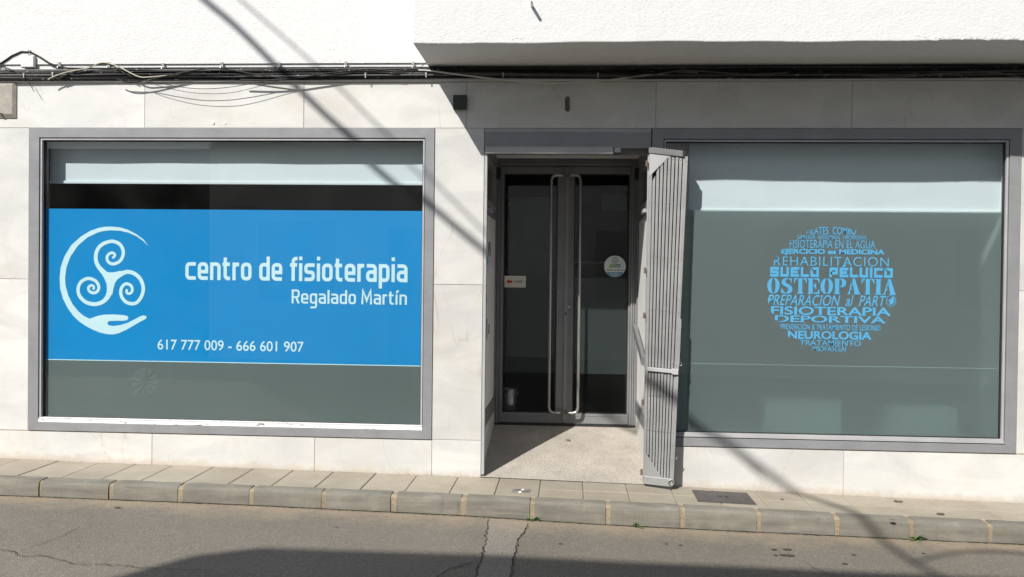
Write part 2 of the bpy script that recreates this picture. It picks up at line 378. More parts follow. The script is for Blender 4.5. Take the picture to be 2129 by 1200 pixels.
# cracks
def crack(pts, wd=.008, seed=0):
    rnd = random.Random(seed); P = [roadpt(*p) for p in pts]; Q = []
    for i in range(len(P)-1):
        n = max(2, int((P[i+1]-P[i]).length/.025))
        for j in range(n):
            q = P[i].lerp(P[i+1], j/n); q.x += rnd.gauss(0, .005); q.y += rnd.gauss(0, .006); Q.append(q)
    Q.append(P[-1]); mb = MB(); vs = []
    for i, q in enumerate(Q):
        d = (Q[min(i+1, len(Q)-1)]-Q[max(i-1, 0)]); d.z = 0; d.normalize(); n = Vector((-d.y, d.x, 0))
        ww = wd*.55*(.35+rnd.random()*.9)*(min(1, .3+min(i, len(Q)-1-i)/6))*.5
        for s in (-1, 1):
            v = q+n*ww*s; vs.append((v.x, v.y, rz(v.x, v.y)+.0065))
    mb.add(vs, [(2*i, 2*i+1, 2*i+3, 2*i+2) for i in range(len(Q)-1)])
    return mb
def z3(pts): return [(x/2.609, 740+y/2.609) for x, y in pts]
def z4(pts): return [(540+x/3.529, 860+y/3.529) for x, y in pts]
def z6(pts): return [(1500+x/3.385, 980+y/3.385) for x, y in pts]
cr = MB()
for i, (P, wd) in enumerate([
    (z3([(-60, 1050), (0, 1057), (75, 1065), (90, 1085), (160, 1090), (240, 1088), (280, 1100), (340, 1118), (430, 1135), (560, 1140), (640, 1140), (760, 1152), (900, 1160), (1040, 1165), (1200, 1170)]), .011),
    (z3([(90, 1070), (170, 1042), (250, 1015), (320, 990), (370, 960), (430, 938), (523, 912)]), .007),
    (z4([(1680, 765), (1675, 850), (1662, 930), (1650, 1000), (1630, 1060), (1610, 1110), (1590, 1190), (1570, 1300)]), .016),
    (z4([(1615, 1095), (1560, 1095), (1500, 1115), (1400, 1140), (1370, 1165), (1310, 1195), (1250, 1240)]), .013),
    (z4([(1970, 810), (1940, 870), (1895, 930), (1880, 1000), (1860, 1080), (1845, 1150), (1840, 1200), (1820, 1300)]), .012),
    (z4([(650, 1008), (590, 1025), (510, 1040), (470, 1080), (430, 1100)]), .006),
    (z4([(0, 1180), (-300, 1190), (-560, 1196)]), .006),
    (z6([(568, 633), (600, 650), (640, 685), (700, 705), (760, 725), (815, 745), (900, 790)]), .009)]):
    c = crack(P, wd, i); b = len(cr.v); cr.v += c.v; cr.f += [tuple(k+b for k in f) for f in c.f]
cr.build('crack', CRACK, road)
sp = MB()
for (px, py, rx, ry) in [(1609, 1144, .022, .007), (1638, 1144, .028, .009), (1638, 1156, .05, .011), (1612, 1156, .014, .004), (1775, 1155, .013, .005), (1756, 1174, .022, .006), (1920, 1152, .014, .004), (243, 1057, .02, .004), (1166, 1132, .016, .004), (1385, 1132, .012, .004), (1415, 1135, .016, .004), (700, 1098, .01, .004)]:
    c = roadpt(px, py); n = 12; vs = []
    for k in range(n):
        th = k/n*2*math.pi; r = random.uniform(.7, 1.15); x = c.x+math.cos(th)*rx*r; y = c.y+math.sin(th)*ry*2*r; vs.append((x, y, rz(x, y)+.0055))
    sp.add(vs, [tuple(range(n))])
sp.build('tar_spot', STAIN, road)
# pavement: mortar bed + individual slabs, two strips
pbed = profile_sheet('pavement_bed', m_concrete('joint_dirt', (.22, .185, .14), (.30, .25, .19), .3, 90), zpc, xs, [-.492, -.2, 0.02], -.006); del pbed['kind']
pj = [W(0, 952).x-.0, ]
joints = [-3.36, -3.083, -2.812, -2.513, -2.22, -1.93, -1.641, -1.34, -1.046, -.754, -.462, -.176, .114, .411, .711, 1.0, 1.29, 1.58, 1.87, 2.16, 2.45, 2.74, 3.03]
joints = [-3.66-.29*i for i in range(20, -1, -1)]+joints+[3.32+.29*i for i in range(24)]
mb = MB()
def slab(x0, x1, y0, y1, g=.0025, top=0):
    z0, z1 = zpc(x0)+top, zpc(x1)+top; x0 += g; x1 -= g; y0 += g; y1 -= g; c = .004
    v = [(x0, y0, z0-.05), (x1, y0, z1-.05), (x1, y1, z1-.05), (x0, y1, z0-.05),
         (x0, y0, z0-c), (x1, y0, z1-c), (x1, y1, z1-c), (x0, y1, z0-c),
         (x0+c, y0+c, z0), (x1-c, y0+c, z1), (x1-c, y1-c, z1), (x0+c, y1-c, z0)]
    mb.add(v, [(0, 1, 5, 4), (1, 2, 6, 5), (2, 3, 7, 6), (3, 0, 4, 7), (4, 5, 9, 8), (5, 6, 10, 9), (6, 7, 11, 10), (7, 4, 8, 11), (8, 9, 10, 11)])
mb_ = mb
for a, b in zip(joints[:-1], joints[1:]):
    dz = random.uniform(-.0015, .0015)
    if a < -.3:
        slab(a, b, -.49, -.003, top=dz)
    else:
        slab(a, b, -.49, -.262, top=dz); slab(a, b, -.262, -.003, .002, top=dz+.001)
o = mb.build('pavement', PAVE, loc=(0, 0, 0)); tag(o, kind='structure'); pbed.parent = o
# kerb stones with rounded top edge
kj = [-3.437, -2.966, -2.495, -2.027, -1.554, -1.10, -.649, -.21, .262, .731, 1.198, 1.674, 2.127, 2.595, 3.07]
kj = [-3.437-.47*i for i in range(12, 0, -1)]+kj+[3.07+.47*i for i in range(1, 12)]
mb = MB(); mj = MB()
for i, (a, b) in enumerate(zip(kj[:-1], kj[1:])):
    g = random.uniform(.013, .020) if a > -3 else .010; a += g; b -= g; n = 9; dy = random.uniform(-.004, .004); pr = []
    wy = -.598+dy
    for u, h in [(-.494, -.03), (-.494, 0.0), (wy+.035, -.001), (wy+.018, -.006), (wy+.008, -.014), (wy+.003, -.026), (wy, -.05), (wy-.003, -.20), (-.494, -.20)]: pr.append((u, h))
    vs = []; K = 8
    for k in range(K+1):
        x = a+(b-a)*k/K
        for (u, h) in pr: vs.append((x, u+random.gauss(0, .0006), zpc(x)+h+random.gauss(0, .0005)+.002))
    n = len(pr)
    fs = [(k*n+q, k*n+(q+1) % n, (k+1)*n+(q+1) % n, (k+1)*n+q) for k in range(K) for q in range(n)]+[tuple(range(n)), tuple(K*n+q for q in range(n-1, -1, -1))]
    mb.add(vs, fs)
    x0, x1 = a-2*g-.002, a+.002
    vs = []
    for x in (x0, x1):
        for (u, h) in [(-.495, -.004), (-.575, -.005), (-.590, -.02), (-.5935, -.06), (-.594, -.2), (-.495, -.2)]: vs.append((x, u, zpc(x)+h))
    mj.add(vs, [(q, (q+1) % 6, 6+(q+1) % 6, 6+q) for q in range(6)]+[(0, 1, 2, 3, 4, 5), (11, 10, 9, 8, 7, 6)])
o = mb.build('kerb', KERB, loc=(0, 0, 0), smooth=True); tag(o, kind='structure')
mj.build('mortar_joint', SAND, o)
# ramp in the doorway
JL, JR, DY = -.598, .558, 1.1
zd0 = W(1031, 877, DY).z
mb = MB(); vs = []; nx, ny = 16, 16
for j in range(ny+1):
    for i in range(nx+1):
        x = JL-.02+(JR-JL+.04)*i/nx; y = -.003+(DY+.1)*j/ny; t = min(1, max(0, y/DY))
        z = zpc(x)*(1-t)+(zd0-.012)*t+.012*math.sin(t*math.pi)+.004; vs.append((x, y, z))
mb.add(vs, [(j*(nx+1)+i, j*(nx+1)+i+1, (j+1)*(nx+1)+i+1, (j+1)*(nx+1)+i) for j in range(ny) for i in range(nx)])
o = mb.build('ramp', RAMP, loc=(0, 0, 0)); tag(o, kind='structure')

# ---------------------------------------------------------------- building
B = empty('shop_building', (0, 0, 0), 'white stuccoed building with pale marble shopfront, projecting upper bay and recessed glass doorway', 'building')
W1 = (-3.897, -.946, .261, 2.452)      # x0,x1,z0,z1 outer frames
W2 = (.561, 3.030, .256, 2.449)
ZT, ZL = 2.449, 2.772                  # lintel strip
XL, XR = -14, 14
# marble cladding
mb = MB()
def mslab(x0, x1, z0a, z0b, z1, y=0.0, g=.0014):
    x0 += g; x1 -= g; z1 -= g; c = .0015; z0a += g; z0b += g
    P = [(x0, z0a), (x1, z0b), (x1, z1), (x0, z1)]; Q = [(x0+c, z0a+c), (x1-c, z0b+c), (x1-c, z1-c), (x0+c, z1-c)]
    vs = [(p[0], y+.03, p[1]) for p in P]+[(p[0], y+c, p[1]) for p in P]+[(q[0], y, q[1]) for q in Q]
    mb.add(vs, [(8, 9, 10, 11)]+[(i, (i+1) % 4, 4+(i+1) % 4, 4+i) for i in range(4)]+[(4+i, 4+(i+1) % 4, 8+(i+1) % 4, 8+i) for i in range(4)])
xsj = [XL, -12.6, -11.2, -9.8, -8.4, -7, -5.6, -4.22, W(301, 200).x, W(632, 200).x, W(970, 200).x, W(1364, 200).x, W(1772, 200).x, 3.3, 4.7, 6.1, 7.5, 8.9, 10.3, 11.7, XR]
for i, (a, b) in enumerate(zip(xsj[:-1], xsj[1:])): mslab(a, b, ZT, ZT, ZL, random.choice((0, .0008, -.0006)))
def col(x0, x1, zs):
    for a, b in zip(zs[:-1], zs[1:]): mslab(x0, x1, a, b and a, b)
zj = W(20, 580).z; zj2 = W(950, 592).z; zj3 = W(950, 915).z; zj4 = W(2125, 605).z
col(-4.9, W1[0], [W1[2], zj, ZT]); col(-6.1, -4.9, [W1[2], zj, ZT])
col(W1[1], JL, [zj3, zj2, ZT])
col(W2[1], 4.0, [W2[2], zj4, ZT]); col(4.0, 5.2, [W2[2], zj4, ZT])
for a, b in [(-14, -12), (-12, -10), (-10, -8), (-8, -6.1), (5.2, 7), (7, 9), (9, 11), (11, 14)]: mslab(a, b, W1[2], W1[2], 1.3); mslab(a, b, 1.3, 1.3, ZT)
bj = [XL, -12.4, -10.8, -9.2, -7.6, -6.0, -4.4, W(316, 930).x, W(654, 940).x, W1[1]]
for a, b in zip(bj[:-1], bj[1:]): mslab(a, b, zpc(a)-.1, zpc(b)-.1, W1[2]-.004)
mslab(W1[1], JL, zpc(W1[1])-.1, zpc(JL)-.1, zj3)
bj = [JR, W(1754, 980).x, 3.45, 5.0, 6.6, 8.2, 9.8, 11.4, XR]
for a, b in zip(bj[:-1], bj[1:]): mslab(a, b, zpc(a)-.1, zpc(b)-.1, W2[2]-.004)
mb.build('marble_cladding', MARBLE, B)
# grout / backing wall
mb = MB()
def back(x0, x1, z0, z1): mb.box(x0, x1, .0045, .26, z0, z1)
back(XL, W1[0]+.002, -.4, ZL); back(W1[1]-.002, JL, -.4, ZL); back(W2[1]-.002, XR, -.4, ZL)
back(W1[0]+.002, W1[1]-.002, -.4, W1[2]-.001); back(JR, W2[1]-.002, -.4, W2[2]-.001)
back(W1[0]+.002, W1[1]-.002, W1[3]-.002, ZL); back(JL, W2[1]-.002, ZT-.001, ZL)
mb.build('wall_backing', GROUT, B)
# drip moulding on top of the marble
mb = MB(); mb.box(XL, XR, -.018, .05, ZL+.001, ZL+.022); mb.build('ledge_moulding', MARBLE, B, bev=.003)
# stucco upper wall
zb0 = W(891, 143).z+.012
mb = MB(); NX, NZ = 90, 24
mb.box(XL, XR, .012, .4, ZL+.022, zb0+.03)
mb.box(XL, -.99, .0, .4, zb0+.03, 8.2); mb.box(-.99, XR, .02, .4, zb0+.03, 8.2)
o = mb.build('upper_wall', STUCCO, B)
# projecting bay, with a slightly uneven lower edge and chips
BY = -.62; BX = -.997; zbb = zb0+.0
def chipz(x):
    z = 0.0035*math.sin(x*3.1)+.002*math.sin(x*11+1)
    return z
mb = MB(); nX = 160; X = [BX+(6.5-BX)*i/nX for i in range(nX+1)]
prof = lambda x: [(.02, zbb), (-.30, zbb+.001), (BY+.006, zbb+chipz(x)), (BY, zbb+chipz(x)+.006), (BY, zbb+.03), (BY, zbb+.08), (BY, zbb+.4), (BY, 4.7), (.02, 4.7)]
n = 9; vs = []
for x in X: vs += [(x, a, b) for a, b in prof(x)]
fs = [(i*n+k, i*n+(k+1) % n, (i+1)*n+(k+1) % n, (i+1)*n+k) for i in range(nX) for k in range(n)]+[tuple(range(n)), tuple(nX*n+k for k in range(n-1, -1, -1))]
mb.add(vs, fs)
o = mb.build('projecting_bay', STUCCO, B, bev=.004)
# rough repaired render at the edge of the bay (right) and a small chip (left)
def lumps(px0, px1, pys, n, seed):
    rnd = random.Random(seed); mb = MB()
    for i in range(n):
        px = rnd.uniform(px0, px1); py = rnd.uniform(*pys(px)); c = W(px, py, BY); r = rnd.uniform(.006, .016)
        m_ = 7; vs = [(c.x, BY-rnd.uniform(.0015, .0035), c.z)]
        for k in range(m_):
            th = 2*math.pi*k/m_+rnd.random()*.4; q = r*rnd.uniform(.6, 1.4); vs.append((c.x+math.cos(th)*q*1.5, BY+.002, c.z+math.sin(th)*q*.7))
        mb.add(vs, [(0, 1+k, 1+(k+1) % m_) for k in range(m_)])
    return mb
lumps(1905, 2140, lambda px: (74+3*math.sin(px/19), 80.5), 90, 3).build('chipped_edge', STUCCO, B, smooth=True)
lumps(1062, 1086, lambda px: (80-(px-1062)*.1, 86-(px-1062)*.2), 12, 4).build('chipped_edge', STUCCO, B)
# side return of recess: shell around doorway, ceiling
zc = 2.378
mb = MB()
mb.box(JL-.3, JL-.03, .26, DY+.05, -.3, 2.8); mb.box(JR+.03, JR+.3, .26, DY+.05, -.3, 2.8)
mb.box(JL-.3, JR+.3, .27, DY+.4, zc, zc+.1)
mb.build('doorway_shell', WHITE, B)

# ---------------------------------------------------------------- windows
def shop_window(WN, gl, y_frame=-.006):
    x0, x1, z0, z1 = WN; g = .003
    fr = MB(); frame4(fr, x0+g, x1-g, z0+g, z1-g, gl[0], gl[1], gl[2], gl[3], y_frame, .06)
    f = fr.build('shop_window', METAL, B, bev=.0015)
    ix0, ix1, iz0, iz1 = x0+g+gl[0], x1-g-gl[1], z0+g+gl[2], z1-g-gl[3]
    k = MB(); frame4(k, ix0, ix1, iz0, iz1, .005, .005, .005, .005, .012, .06); k.build('gasket', GASKET, f)
    bd = MB(); frame4(bd, ix0+.005, ix1-.005, iz0+.005, iz1-.005, .012, .012, .03, .012, .002, .036); bd.build('glazing_bead', METAL_L, f, bev=.0015)
    i2 = MB(); frame4(i2, ix0+.017, ix1-.017, iz0+.035, iz1-.017, .006, .006, .004, .006, .024, .05); i2.build('inner_gasket', GASKET, f)
    p = MB(); p.box(ix0+.01, ix1-.01, .036, .042, iz0+.02, iz1-.01); p.build('pane', GLASS, f)
    rv = MB(); frame4(rv, ix0-.04, ix1+.04, iz0-.04, iz1+.04, .036, .036, .036, .036, .0605, .12); rv.build('rear_frame', METAL_L, f)
    return f, (ix0+.02, ix1-.02, iz0+.035, iz1-.02)
f1, g1 = shop_window(W1, (.075, .064, .058, .070))
f2, g2 = shop_window(W2, (.078, .074, .058, .070))
# flaking white paint on lower bead of left window
x0, x1, z0, z1 = W1
mb = MB(); mb.box(x0+.078, x1-.07, -.004, .0015, z0+.064, z0+.088); mb.box(x0+.078, x1-.07, .0015, .024, z0+.094, z0+.0985); mb.build('flaking_sill_strip', FLAKES, f1)
mb = MB(); mb.box(W2[0]+.083, W2[1]-.08, -.004, .0015, W2[2]+.068, W2[2]+.082); mb.build('sill_strip', METAL_L, f2)
# film on left window: below banner; on right: lower part
yF = .0485
zb_t, zb_b = W(500, 436.5, yF).z, W(480, 754.5, yF).z
bx0, bx1 = g1[0]-.010, g1[1]-.002
fl = MB(); fl.box(bx0, bx1, yF, yF+.001, g1[2]-.01, zb_b-.003); fl.build('frosted_film', FILM, f1)
z440 = W(1750, 439.5, yF).z; zseam = W(1750, 761, yF).z
fl = MB(); fl.box(g2[0]-.01, g2[1]+.01, yF, yF+.001, g2[2]-.01, zseam-.0015); fl.box(g2[0]-.01, g2[1]+.01, yF, yF+.001, zseam+.0015, z440)
fl.build('frosted_film', FILM_R, f2)
fl = MB(); fl.box(g2[0]-.01, g2[1]+.01, yF+.0015, yF+.0022, zseam-.0012, zseam+.0012); fl.build('film_seam', PALE, f2)

# ---------------------------------------------------------------- 2D drawing helpers (all in metres on a plane y)
def curve_shape(polys, y, thick=.0006, rev=False):
    """filled outline(s) (x,z) -> mesh data"""
    cu = bpy.data.curves.new('c', 'CURVE'); cu.dimensions = '2D'; cu.fill_mode = 'BOTH'
    for P in polys:
        s = cu.splines.new('POLY'); s.points.add(len(P)-1); s.use_cyclic_u = True
        for i, p in enumerate(P): s.points[i].co = (p[0], p[1], 0, 1)
    o = bpy.data.objects.new('c', cu); COL.objects.link(o)
    me = bpy.data.meshes.new_from_object(o.evaluated_get(bpy.context.evaluated_depsgraph_get()))
    mb = MB(); mb.add([(v.co.x, y, v.co.y) for v in me.vertices], [tuple(p.vertices) for p in me.polygons])
    bpy.data.objects.remove(o); bpy.data.curves.remove(cu); bpy.data.meshes.remove(me); return mb
def text_mb(body, box, y, offset=0, shear=0, clampf=None, space=1, sub=0):
    """box = x0,x1,z0,z1; text stretched to fill it"""
    cu = bpy.data.curves.new('t', 'FONT'); cu.body = body; cu.offset = offset; cu.shear = shear; cu.space_character = space; cu.resolution_u = 5
    o = bpy.data.objects.new('t', cu); COL.objects.link(o)
    me = bpy.data.meshes.new_from_object(o.evaluated_get(bpy.context.evaluated_depsgraph_get()))
    xs_ = [v.co.x for v in me.vertices]; ys_ = [v.co.y for v in me.vertices]; a, b, c, d = min(xs_), max(xs_), min(ys_), max(ys_)
    mb = MB(); vs = []
    for v in me.vertices:
        x = box[0]+(v.co.x-a)/(b-a)*(box[1]-box[0]); z = box[2]+(v.co.y-c)/(d-c)*(box[3]-box[2])
        if clampf: x, z = clampf(x, z)
        vs.append((x, y, z))
    mb.add(vs, [tuple(p.vertices) for p in me.polygons])
    bpy.data.objects.remove(o); bpy.data.curves.remove(cu); bpy.data.meshes.remove(me); return mb
def words(mb, name, m, parent, ngaps):
    """split lettering into one mesh per word, at its widest gaps"""
    fs = [(min(mb.v[i][0] for i in f), max(mb.v[i][0] for i in f), f) for f in mb.f]; fs.sort(key=lambda q: q[0])
    gaps = []; mx = fs[0][1]
    for a, b, f in fs:
        if a > mx: gaps.append((a-mx, (a+mx)/2))
        mx = max(mx, b)
    cuts = sorted(g[1] for g in sorted(gaps, reverse=True)[:ngaps])
    out_ = []
    for k in range(len(cuts)+1):
        lo = cuts[k-1] if k else -1e9; hi = cuts[k] if k < len(cuts) else 1e9; q = MB(); idx = {}
        for a, b, f in fs:
            if lo <= a < hi:
                ff = []
                for i in f:
                    if i not in idx: idx[i] = len(q.v); q.v.append(mb.v[i])
                    ff.append(idx[i])
                q.f.append(tuple(ff))
        if q.f: out_.append(q.build(name, m, parent))
    return out_
def arc(cx, cy, rx, ry, a0, a1, n=6):
    return [(cx+rx*math.cos(math.radians(a0+(a1-a0)*i/n)), cy+ry*math.sin(math.radians(a0+(a1-a0)*i/n))) for i in range(n+1)]
_lay = [0]
def stroke(mb, pts, wd, y, closed=False):
    """constant or varying width mitred ribbon"""
    P = [Vector((p[0], p[1])) for p in pts]; n = len(P); Wd = wd if isinstance(wd, (list, tuple)) else [wd]*n; vs = []
    _lay[0] = (_lay[0]+1) % 7; y = y-_lay[0]*.00008
    for i in range(n):
        a = P[(i-1) % n] if (closed or i > 0) else None; b = P[(i+1) % n] if (closed or i < n-1) else None
        d1 = (P[i]-a).normalized() if a is not None and (P[i]-a).length > 1e-9 else None
        d2 = (b-P[i]).normalized() if b is not None and (b-P[i]).length > 1e-9 else None
        d1 = d1 or d2; d2 = d2 or d1
        n1 = Vector((-d1.y, d1.x)); n2 = Vector((-d2.y, d2.x)); m_ = (n1+n2); m_.normalize(); k = 1/max(.35, m_.dot(n1))
        for s in (1, -1): q = P[i]+m_*k*Wd[i]*.5*s; vs.append((q.x, y, q.y))
    m2 = n if closed else n-1
    mb.add(vs, [(2*i, 2*i+1, 2*((i+1) % n)+1, 2*((i+1) % n)) for i in range(m2)])
# square techno lettering. coordinates: x-height 1, stroke s; returns (strokes, width)
def glyph(ch, s=.17, w=.62, H=1.36):
    h = s/2; r = .17; x0, x1, y0, y1 = h, w-h, h, 1-h
    def rr(x0, y0, x1, y1, r=r): return arc(x1-r, y1-r, r, r, 0, 90, 4)+arc(x0+r, y1-r, r, r, 90, 180, 4)+arc(x0+r, y0+r, r, r, 180, 270, 4)+arc(x1-r, y0+r, r, r, 270, 360, 4)
    TL = arc(x0+r, y1-r, r, r, 90, 180, 4); BLc = arc(x0+r, y0+r, r, r, 180, 270, 4)
    if ch == 'c': return [(([(w, y1)]+TL+BLc+[(w, y0)]), 0)], w
    if ch == 'e': return [(([(x0+h+.004, .47), (x1, .47)]+arc(x1-r, y1-r, r, r, 0, 90, 4)+TL+BLc+[(w-.02, y0)]), 0)], w
    if ch == 'n': return [([(x0, 0), (x0, 1)], 0), ([(x0, y1)]+arc(x1-r, y1-r, r, r, 90, 0, 4)+[(x1, 0)], 0)], w
    if ch == 't': return [([(.17, H-.08), (.17, .40)]+arc(.17+r, y0+r, r, r, 180, 270, 4)+[(.48, y0)], 0), ([(0, y1), (.46, y1)], 0)], .5
    if ch == 'r': return [([(x0, 0), (x0, 1)], 0), ([(x0, y1-.12), (x0+.16, y1), (.42, y1)], 0)], .42
    if ch == 'o': return [(rr(x0, y0, x1, y1), 1)], w
    if ch == 'd': return [(rr(x0, y0, x1, y1), 1), ([(x1, 0), (x1, H)], 0)], w
    if ch == 'l': return [([(x0, 0), (x0, H)], 0)], s
    if ch == 'f': return [([(.20, 0), (.20, H-h-r)]+arc(.2+r, H-h-r, r, r, 180, 90, 4)+[(.46, H-h)], 0), ([(0, y1), (.44, y1)], 0)], .44
    if ch == 'i': return [([(x0, 0), (x0, 1)], 0), ([(x0, 1.17), (x0, 1.17+s)], 0)], s
    if ch == 'í': return [([(x0, 0), (x0, 1)], 0), ([(x0-.02, 1.13), (x0+.16, 1.4)], 0)], s+.04
    if ch == 's': return [([(w-.02, y1)]+arc(x0+r*.8, y1-r*.8, r*.8, r*.8, 90, 180, 3)+arc(x0+r*.8, .5+r*.8, r*.8, r*.8, 180, 270, 3)+arc(x1-r*.8, .5-r*.8, r*.8, r*.8, 90, 0, 3)+arc(x1-r*.8, y0+r*.8, r*.8, r*.8, 0, -90, 3)+[(.02, y0)], 0)], w
    if ch == 'a': return [([(.04, y1)]+arc(x1-r, y1-r, r, r, 90, 0, 4)+[(x1, 0)], 0), ([(x1, .55)]+arc(x0+r, .55-r, r, r, 90, 180, 4)+arc(x0+r, y0+r, r, r, 180, 270, 4)+[(x1, y0)], 0)], w
    if ch == 'p': return [(rr(x0, y0, x1, y1), 1), ([(x0, 1), (x0, -.36)], 0)], w
    if ch == 'g': return [(rr(x0, y0, x1, y1), 1), ([(x1, 1), (x1, -.2)]+arc(x1-r, -.2, r, r, 0, -90, 4)+[(.06, -.2-r)], 0)], w
    if ch == 'R': w2 = .74; q = w2-h; return [([(x0, 0), (x0, H)], 0), ([(x0, H-h)]+arc(q-r, H-h-r, r, r, 90, 0, 4)+arc(q-r, .62+r, r, r, 0, -90, 4)+[(x0, .62)], 0), ([(.4, .62), (q+.02, 0)], 0)], w2
    if ch == 'M': return [([(x0, 0), (x0+.05, H), (.50, .35), (.95-x0, H), (1.0-x0, 0)], 0)], 1.0
    if ch == ' ': return [], .36
    return [], .3
def techno(text, box, y, s=.17, gap=.13, w=.62, y0=0.0, y1=1.36, wsc=None):
    """box x0,x1 (ends), z0=baseline, z1=top of ascender"""
    X = 0; items = []
    for ch in text:
        st, wd = glyph(ch, s, w); items.append((X, st)); X += wd+(gap if ch != ' ' else 0)
    X -= gap; sx = (box[1]-box[0])/X; sz = (box[3]-box[2])/(1.36); mb = MB()
    for ox, st in items:
        for P, cl in st:
            Q = [(p[0]+ox, p[1]) for p in P]; k0 = len(mb.v); stroke(mb, Q, s, 0, cl)
            for i in range(k0, len(mb.v)):
                v = mb.v[i]; mb.v[i] = (box[0]+v[0]*sx, y+v[1], box[2]+v[2]*sz)
    return mb

# ---------------------------------------------------------------- blue banner with its lettering
yB, yT = .0475, .0462
sgn = empty('banner_sign', ((bx0+bx1)/2, yB, zb_b), 'wide blue vinyl banner with pale hand and spiral emblem, clinic name and phone numbers', 'sign')
mb = MB(); mb.box(bx0, bx1, yB, yB+.001, zb_b, zb_t); mb.build('banner_panel', BLUE, sgn)
mb = MB(); mb.box(bx0, bx1, yB-.0007, yB-.0002, zb_b-.002, zb_b+.004); mb.build('white_border', PALE, sgn)
tb = lambda a, b, c, d: (W(a, (b+d)/2, yT).x, W(c, (b+d)/2, yT).x, W((a+c)/2, d, yT).z, W((a+c)/2, b, yT).z)
def tilt(mb, slope=0.0):
    if slope:
        x0 = sum(v[0] for v in mb.v)/len(mb.v); mb.v = [(v[0], v[1], v[2]+(v[0]-x0)*slope) for v in mb.v]
    return mb
words(techno('centro de fisioterapia', tb(385.5, 534, 847.5, 584.5), yT, s=.205, gap=.12, w=.66), 'clinic_name_word', PALE, sgn, 2)
words(techno('Regalado Martín', tb(606.5, 603.5, 846, 632.5), yT, s=.185, gap=.14, w=.68), 'owner_name_word', PALE, sgn, 1)
words(text_mb('617 777 009 - 666 601 907', tb(327.5, 708, 631.5, 729.5), yT, .008), 'phone_number_word', PALE, sgn, 5)
def lz(pts): return [(lambda p: (p.x, p.z))(W(80+x/3.528, 420+y/3.528, yT)) for x, y in pts]
out = [(375, 857), (330, 835), (290, 800), (250, 750), (220, 690), (200, 620), (195, 560), (205, 480), (235, 400), (290, 320), (360, 260), (440, 222), (485, 212), (530, 208), (600, 212), (660, 225), (720, 252), (770, 288), (808, 325),
       (770, 275), (720, 238), (660, 206), (600, 187), (530, 181), (480, 183), (440, 191), (380, 212), (310, 255), (240, 318), (190, 400), (163, 480), (155, 560), (160, 640), (180, 710), (215, 780), (255, 835), (300, 878), (350, 912), (400, 938), (450, 958), (500, 970), (550, 972), (590, 963), (640, 940), (690, 912), (740, 882), (780, 862), (794, 850), (790, 837), (765, 832), (740, 842), (700, 864), (650, 888), (600, 903), (550, 910), (520, 907), (508, 897), (507, 883), (520, 874), (560, 872), (620, 872), (650, 867), (662, 850), (650, 836), (620, 830), (550, 825), (480, 827), (430, 837)]
V3 = [Vector((p[0], p[1], 0)) for p in out]
mb = curve_shape([lz([(p.x, p.y) for p in V3])], yT)
mb.build('hand_and_arc_emblem', PALE, sgn)
mb = MB()
spA = [(541, 411), (553, 404), (561, 388), (545, 373), (520, 380), (502, 406), (513, 440), (545, 455), (590, 440), (617, 402), (621, 355), (598, 312), (560, 292), (525, 290), (470, 310), (432, 352), (420, 410), (432, 460), (462, 500), (500, 540), (520, 575)]
spB = [(398, 641), (407, 632), (403, 617), (385, 612), (367, 628), (374, 655), (405, 668), (433, 655), (443, 622), (422, 582), (380, 563), (345, 566), (308, 592), (291, 640), (303, 692), (348, 735), (410, 750), (468, 735), (504, 700), (522, 655), (523, 600)]
spC = [(652, 641), (646, 655), (655, 672), (678, 668), (688, 648), (682, 618), (655, 601), (628, 607), (606, 640), (608, 690), (640, 732), (685, 747), (725, 735), (757, 690), (769, 632), (750, 570), (704, 526), (650, 513), (605, 530), (570, 550), (540, 565)]
for sp_ in (spA, spB, spC):
    Q = spline([(x, y, 0) for x, y in sp_], 5); m_ = len(Q); k = .001*3.35/3.528/1.02
    pts = lz([(q.x, q.y) for q in Q]); wds = []
    for i in range(m_):
        t = i/(m_-1); wds.append((17+8*min(1, t*2)+(8*max(0, t-.62)/.38)+(16*max(0, (t-.86)/.14)))*.00099)
    stroke(mb, pts, wds, yT)
mb.build('triple_spiral_emblem', PALE, sgn)
curve_shape([lz([(447, 498), (480, 508), (520, 517), (560, 515), (600, 505), (640, 512), (620, 535), (585, 560), (562, 595), (550, 640), (542, 680), (520, 690), (500, 690), (503, 640), (500, 600), (485, 565), (465, 530)])], yT-.0007).build('emblem_core', PALE, sgn)

# faint ghost of an old round sticker on the frosted film
cg = W(302, 795, yT); mb = MB()
for k in range(11):
    a0 = k/11*6.283; P = [(cg.x+r*.1*math.cos(a0+d), cg.z+r*.1*math.sin(a0+d)) for r, d in ((.3, -.12), (1, -.2), (1.04, 0), (1, .2), (.3, .12))]
    mb.add([(p[0], yT, p[1]) for p in P], [(0, 1, 2, 3, 4)])
mb.build('sticker_ghost', m_film('film_ghost', (.20, .25, .243), .3, .4), f1)
# ---------------------------------------------------------------- circle of therapy words on the right window
yC = .0462
Cc = W(1729, 602, yC); CR = (W(1864, 602, yC).x-W(1594, 602, yC).x)/2; CRz = (W(1729, 470.5, yC).z-W(1729, 732.5, yC).z)/2
def clampc(x, z):
    dx = x-Cc.x; dz = z-Cc.z; q = 1-(dx/CR)**2
    lim = CRz*math.sqrt(q) if q > 0 else 0
    return x, Cc.z+max(-lim-.003, min(lim+.003, dz))
wc = empty('word_circle_decal', (Cc.x, yC, Cc.z-CRz), 'round light blue decal of therapy words in mixed lettering on frosted right window', 'sign')
def cb(a, b, c, d): return (W(a, (b+d)/2, yC).x, W(c, (b+d)/2, yC).x, W((a+c)/2, d, yC).z, W((a+c)/2, b, yC).z)
def word(body, box, nm, **k): return words(text_mb(body, box, yC-random.random()*.0003, clampf=clampc, **k), 'word', SKYB, wc, len(body.split())-1)
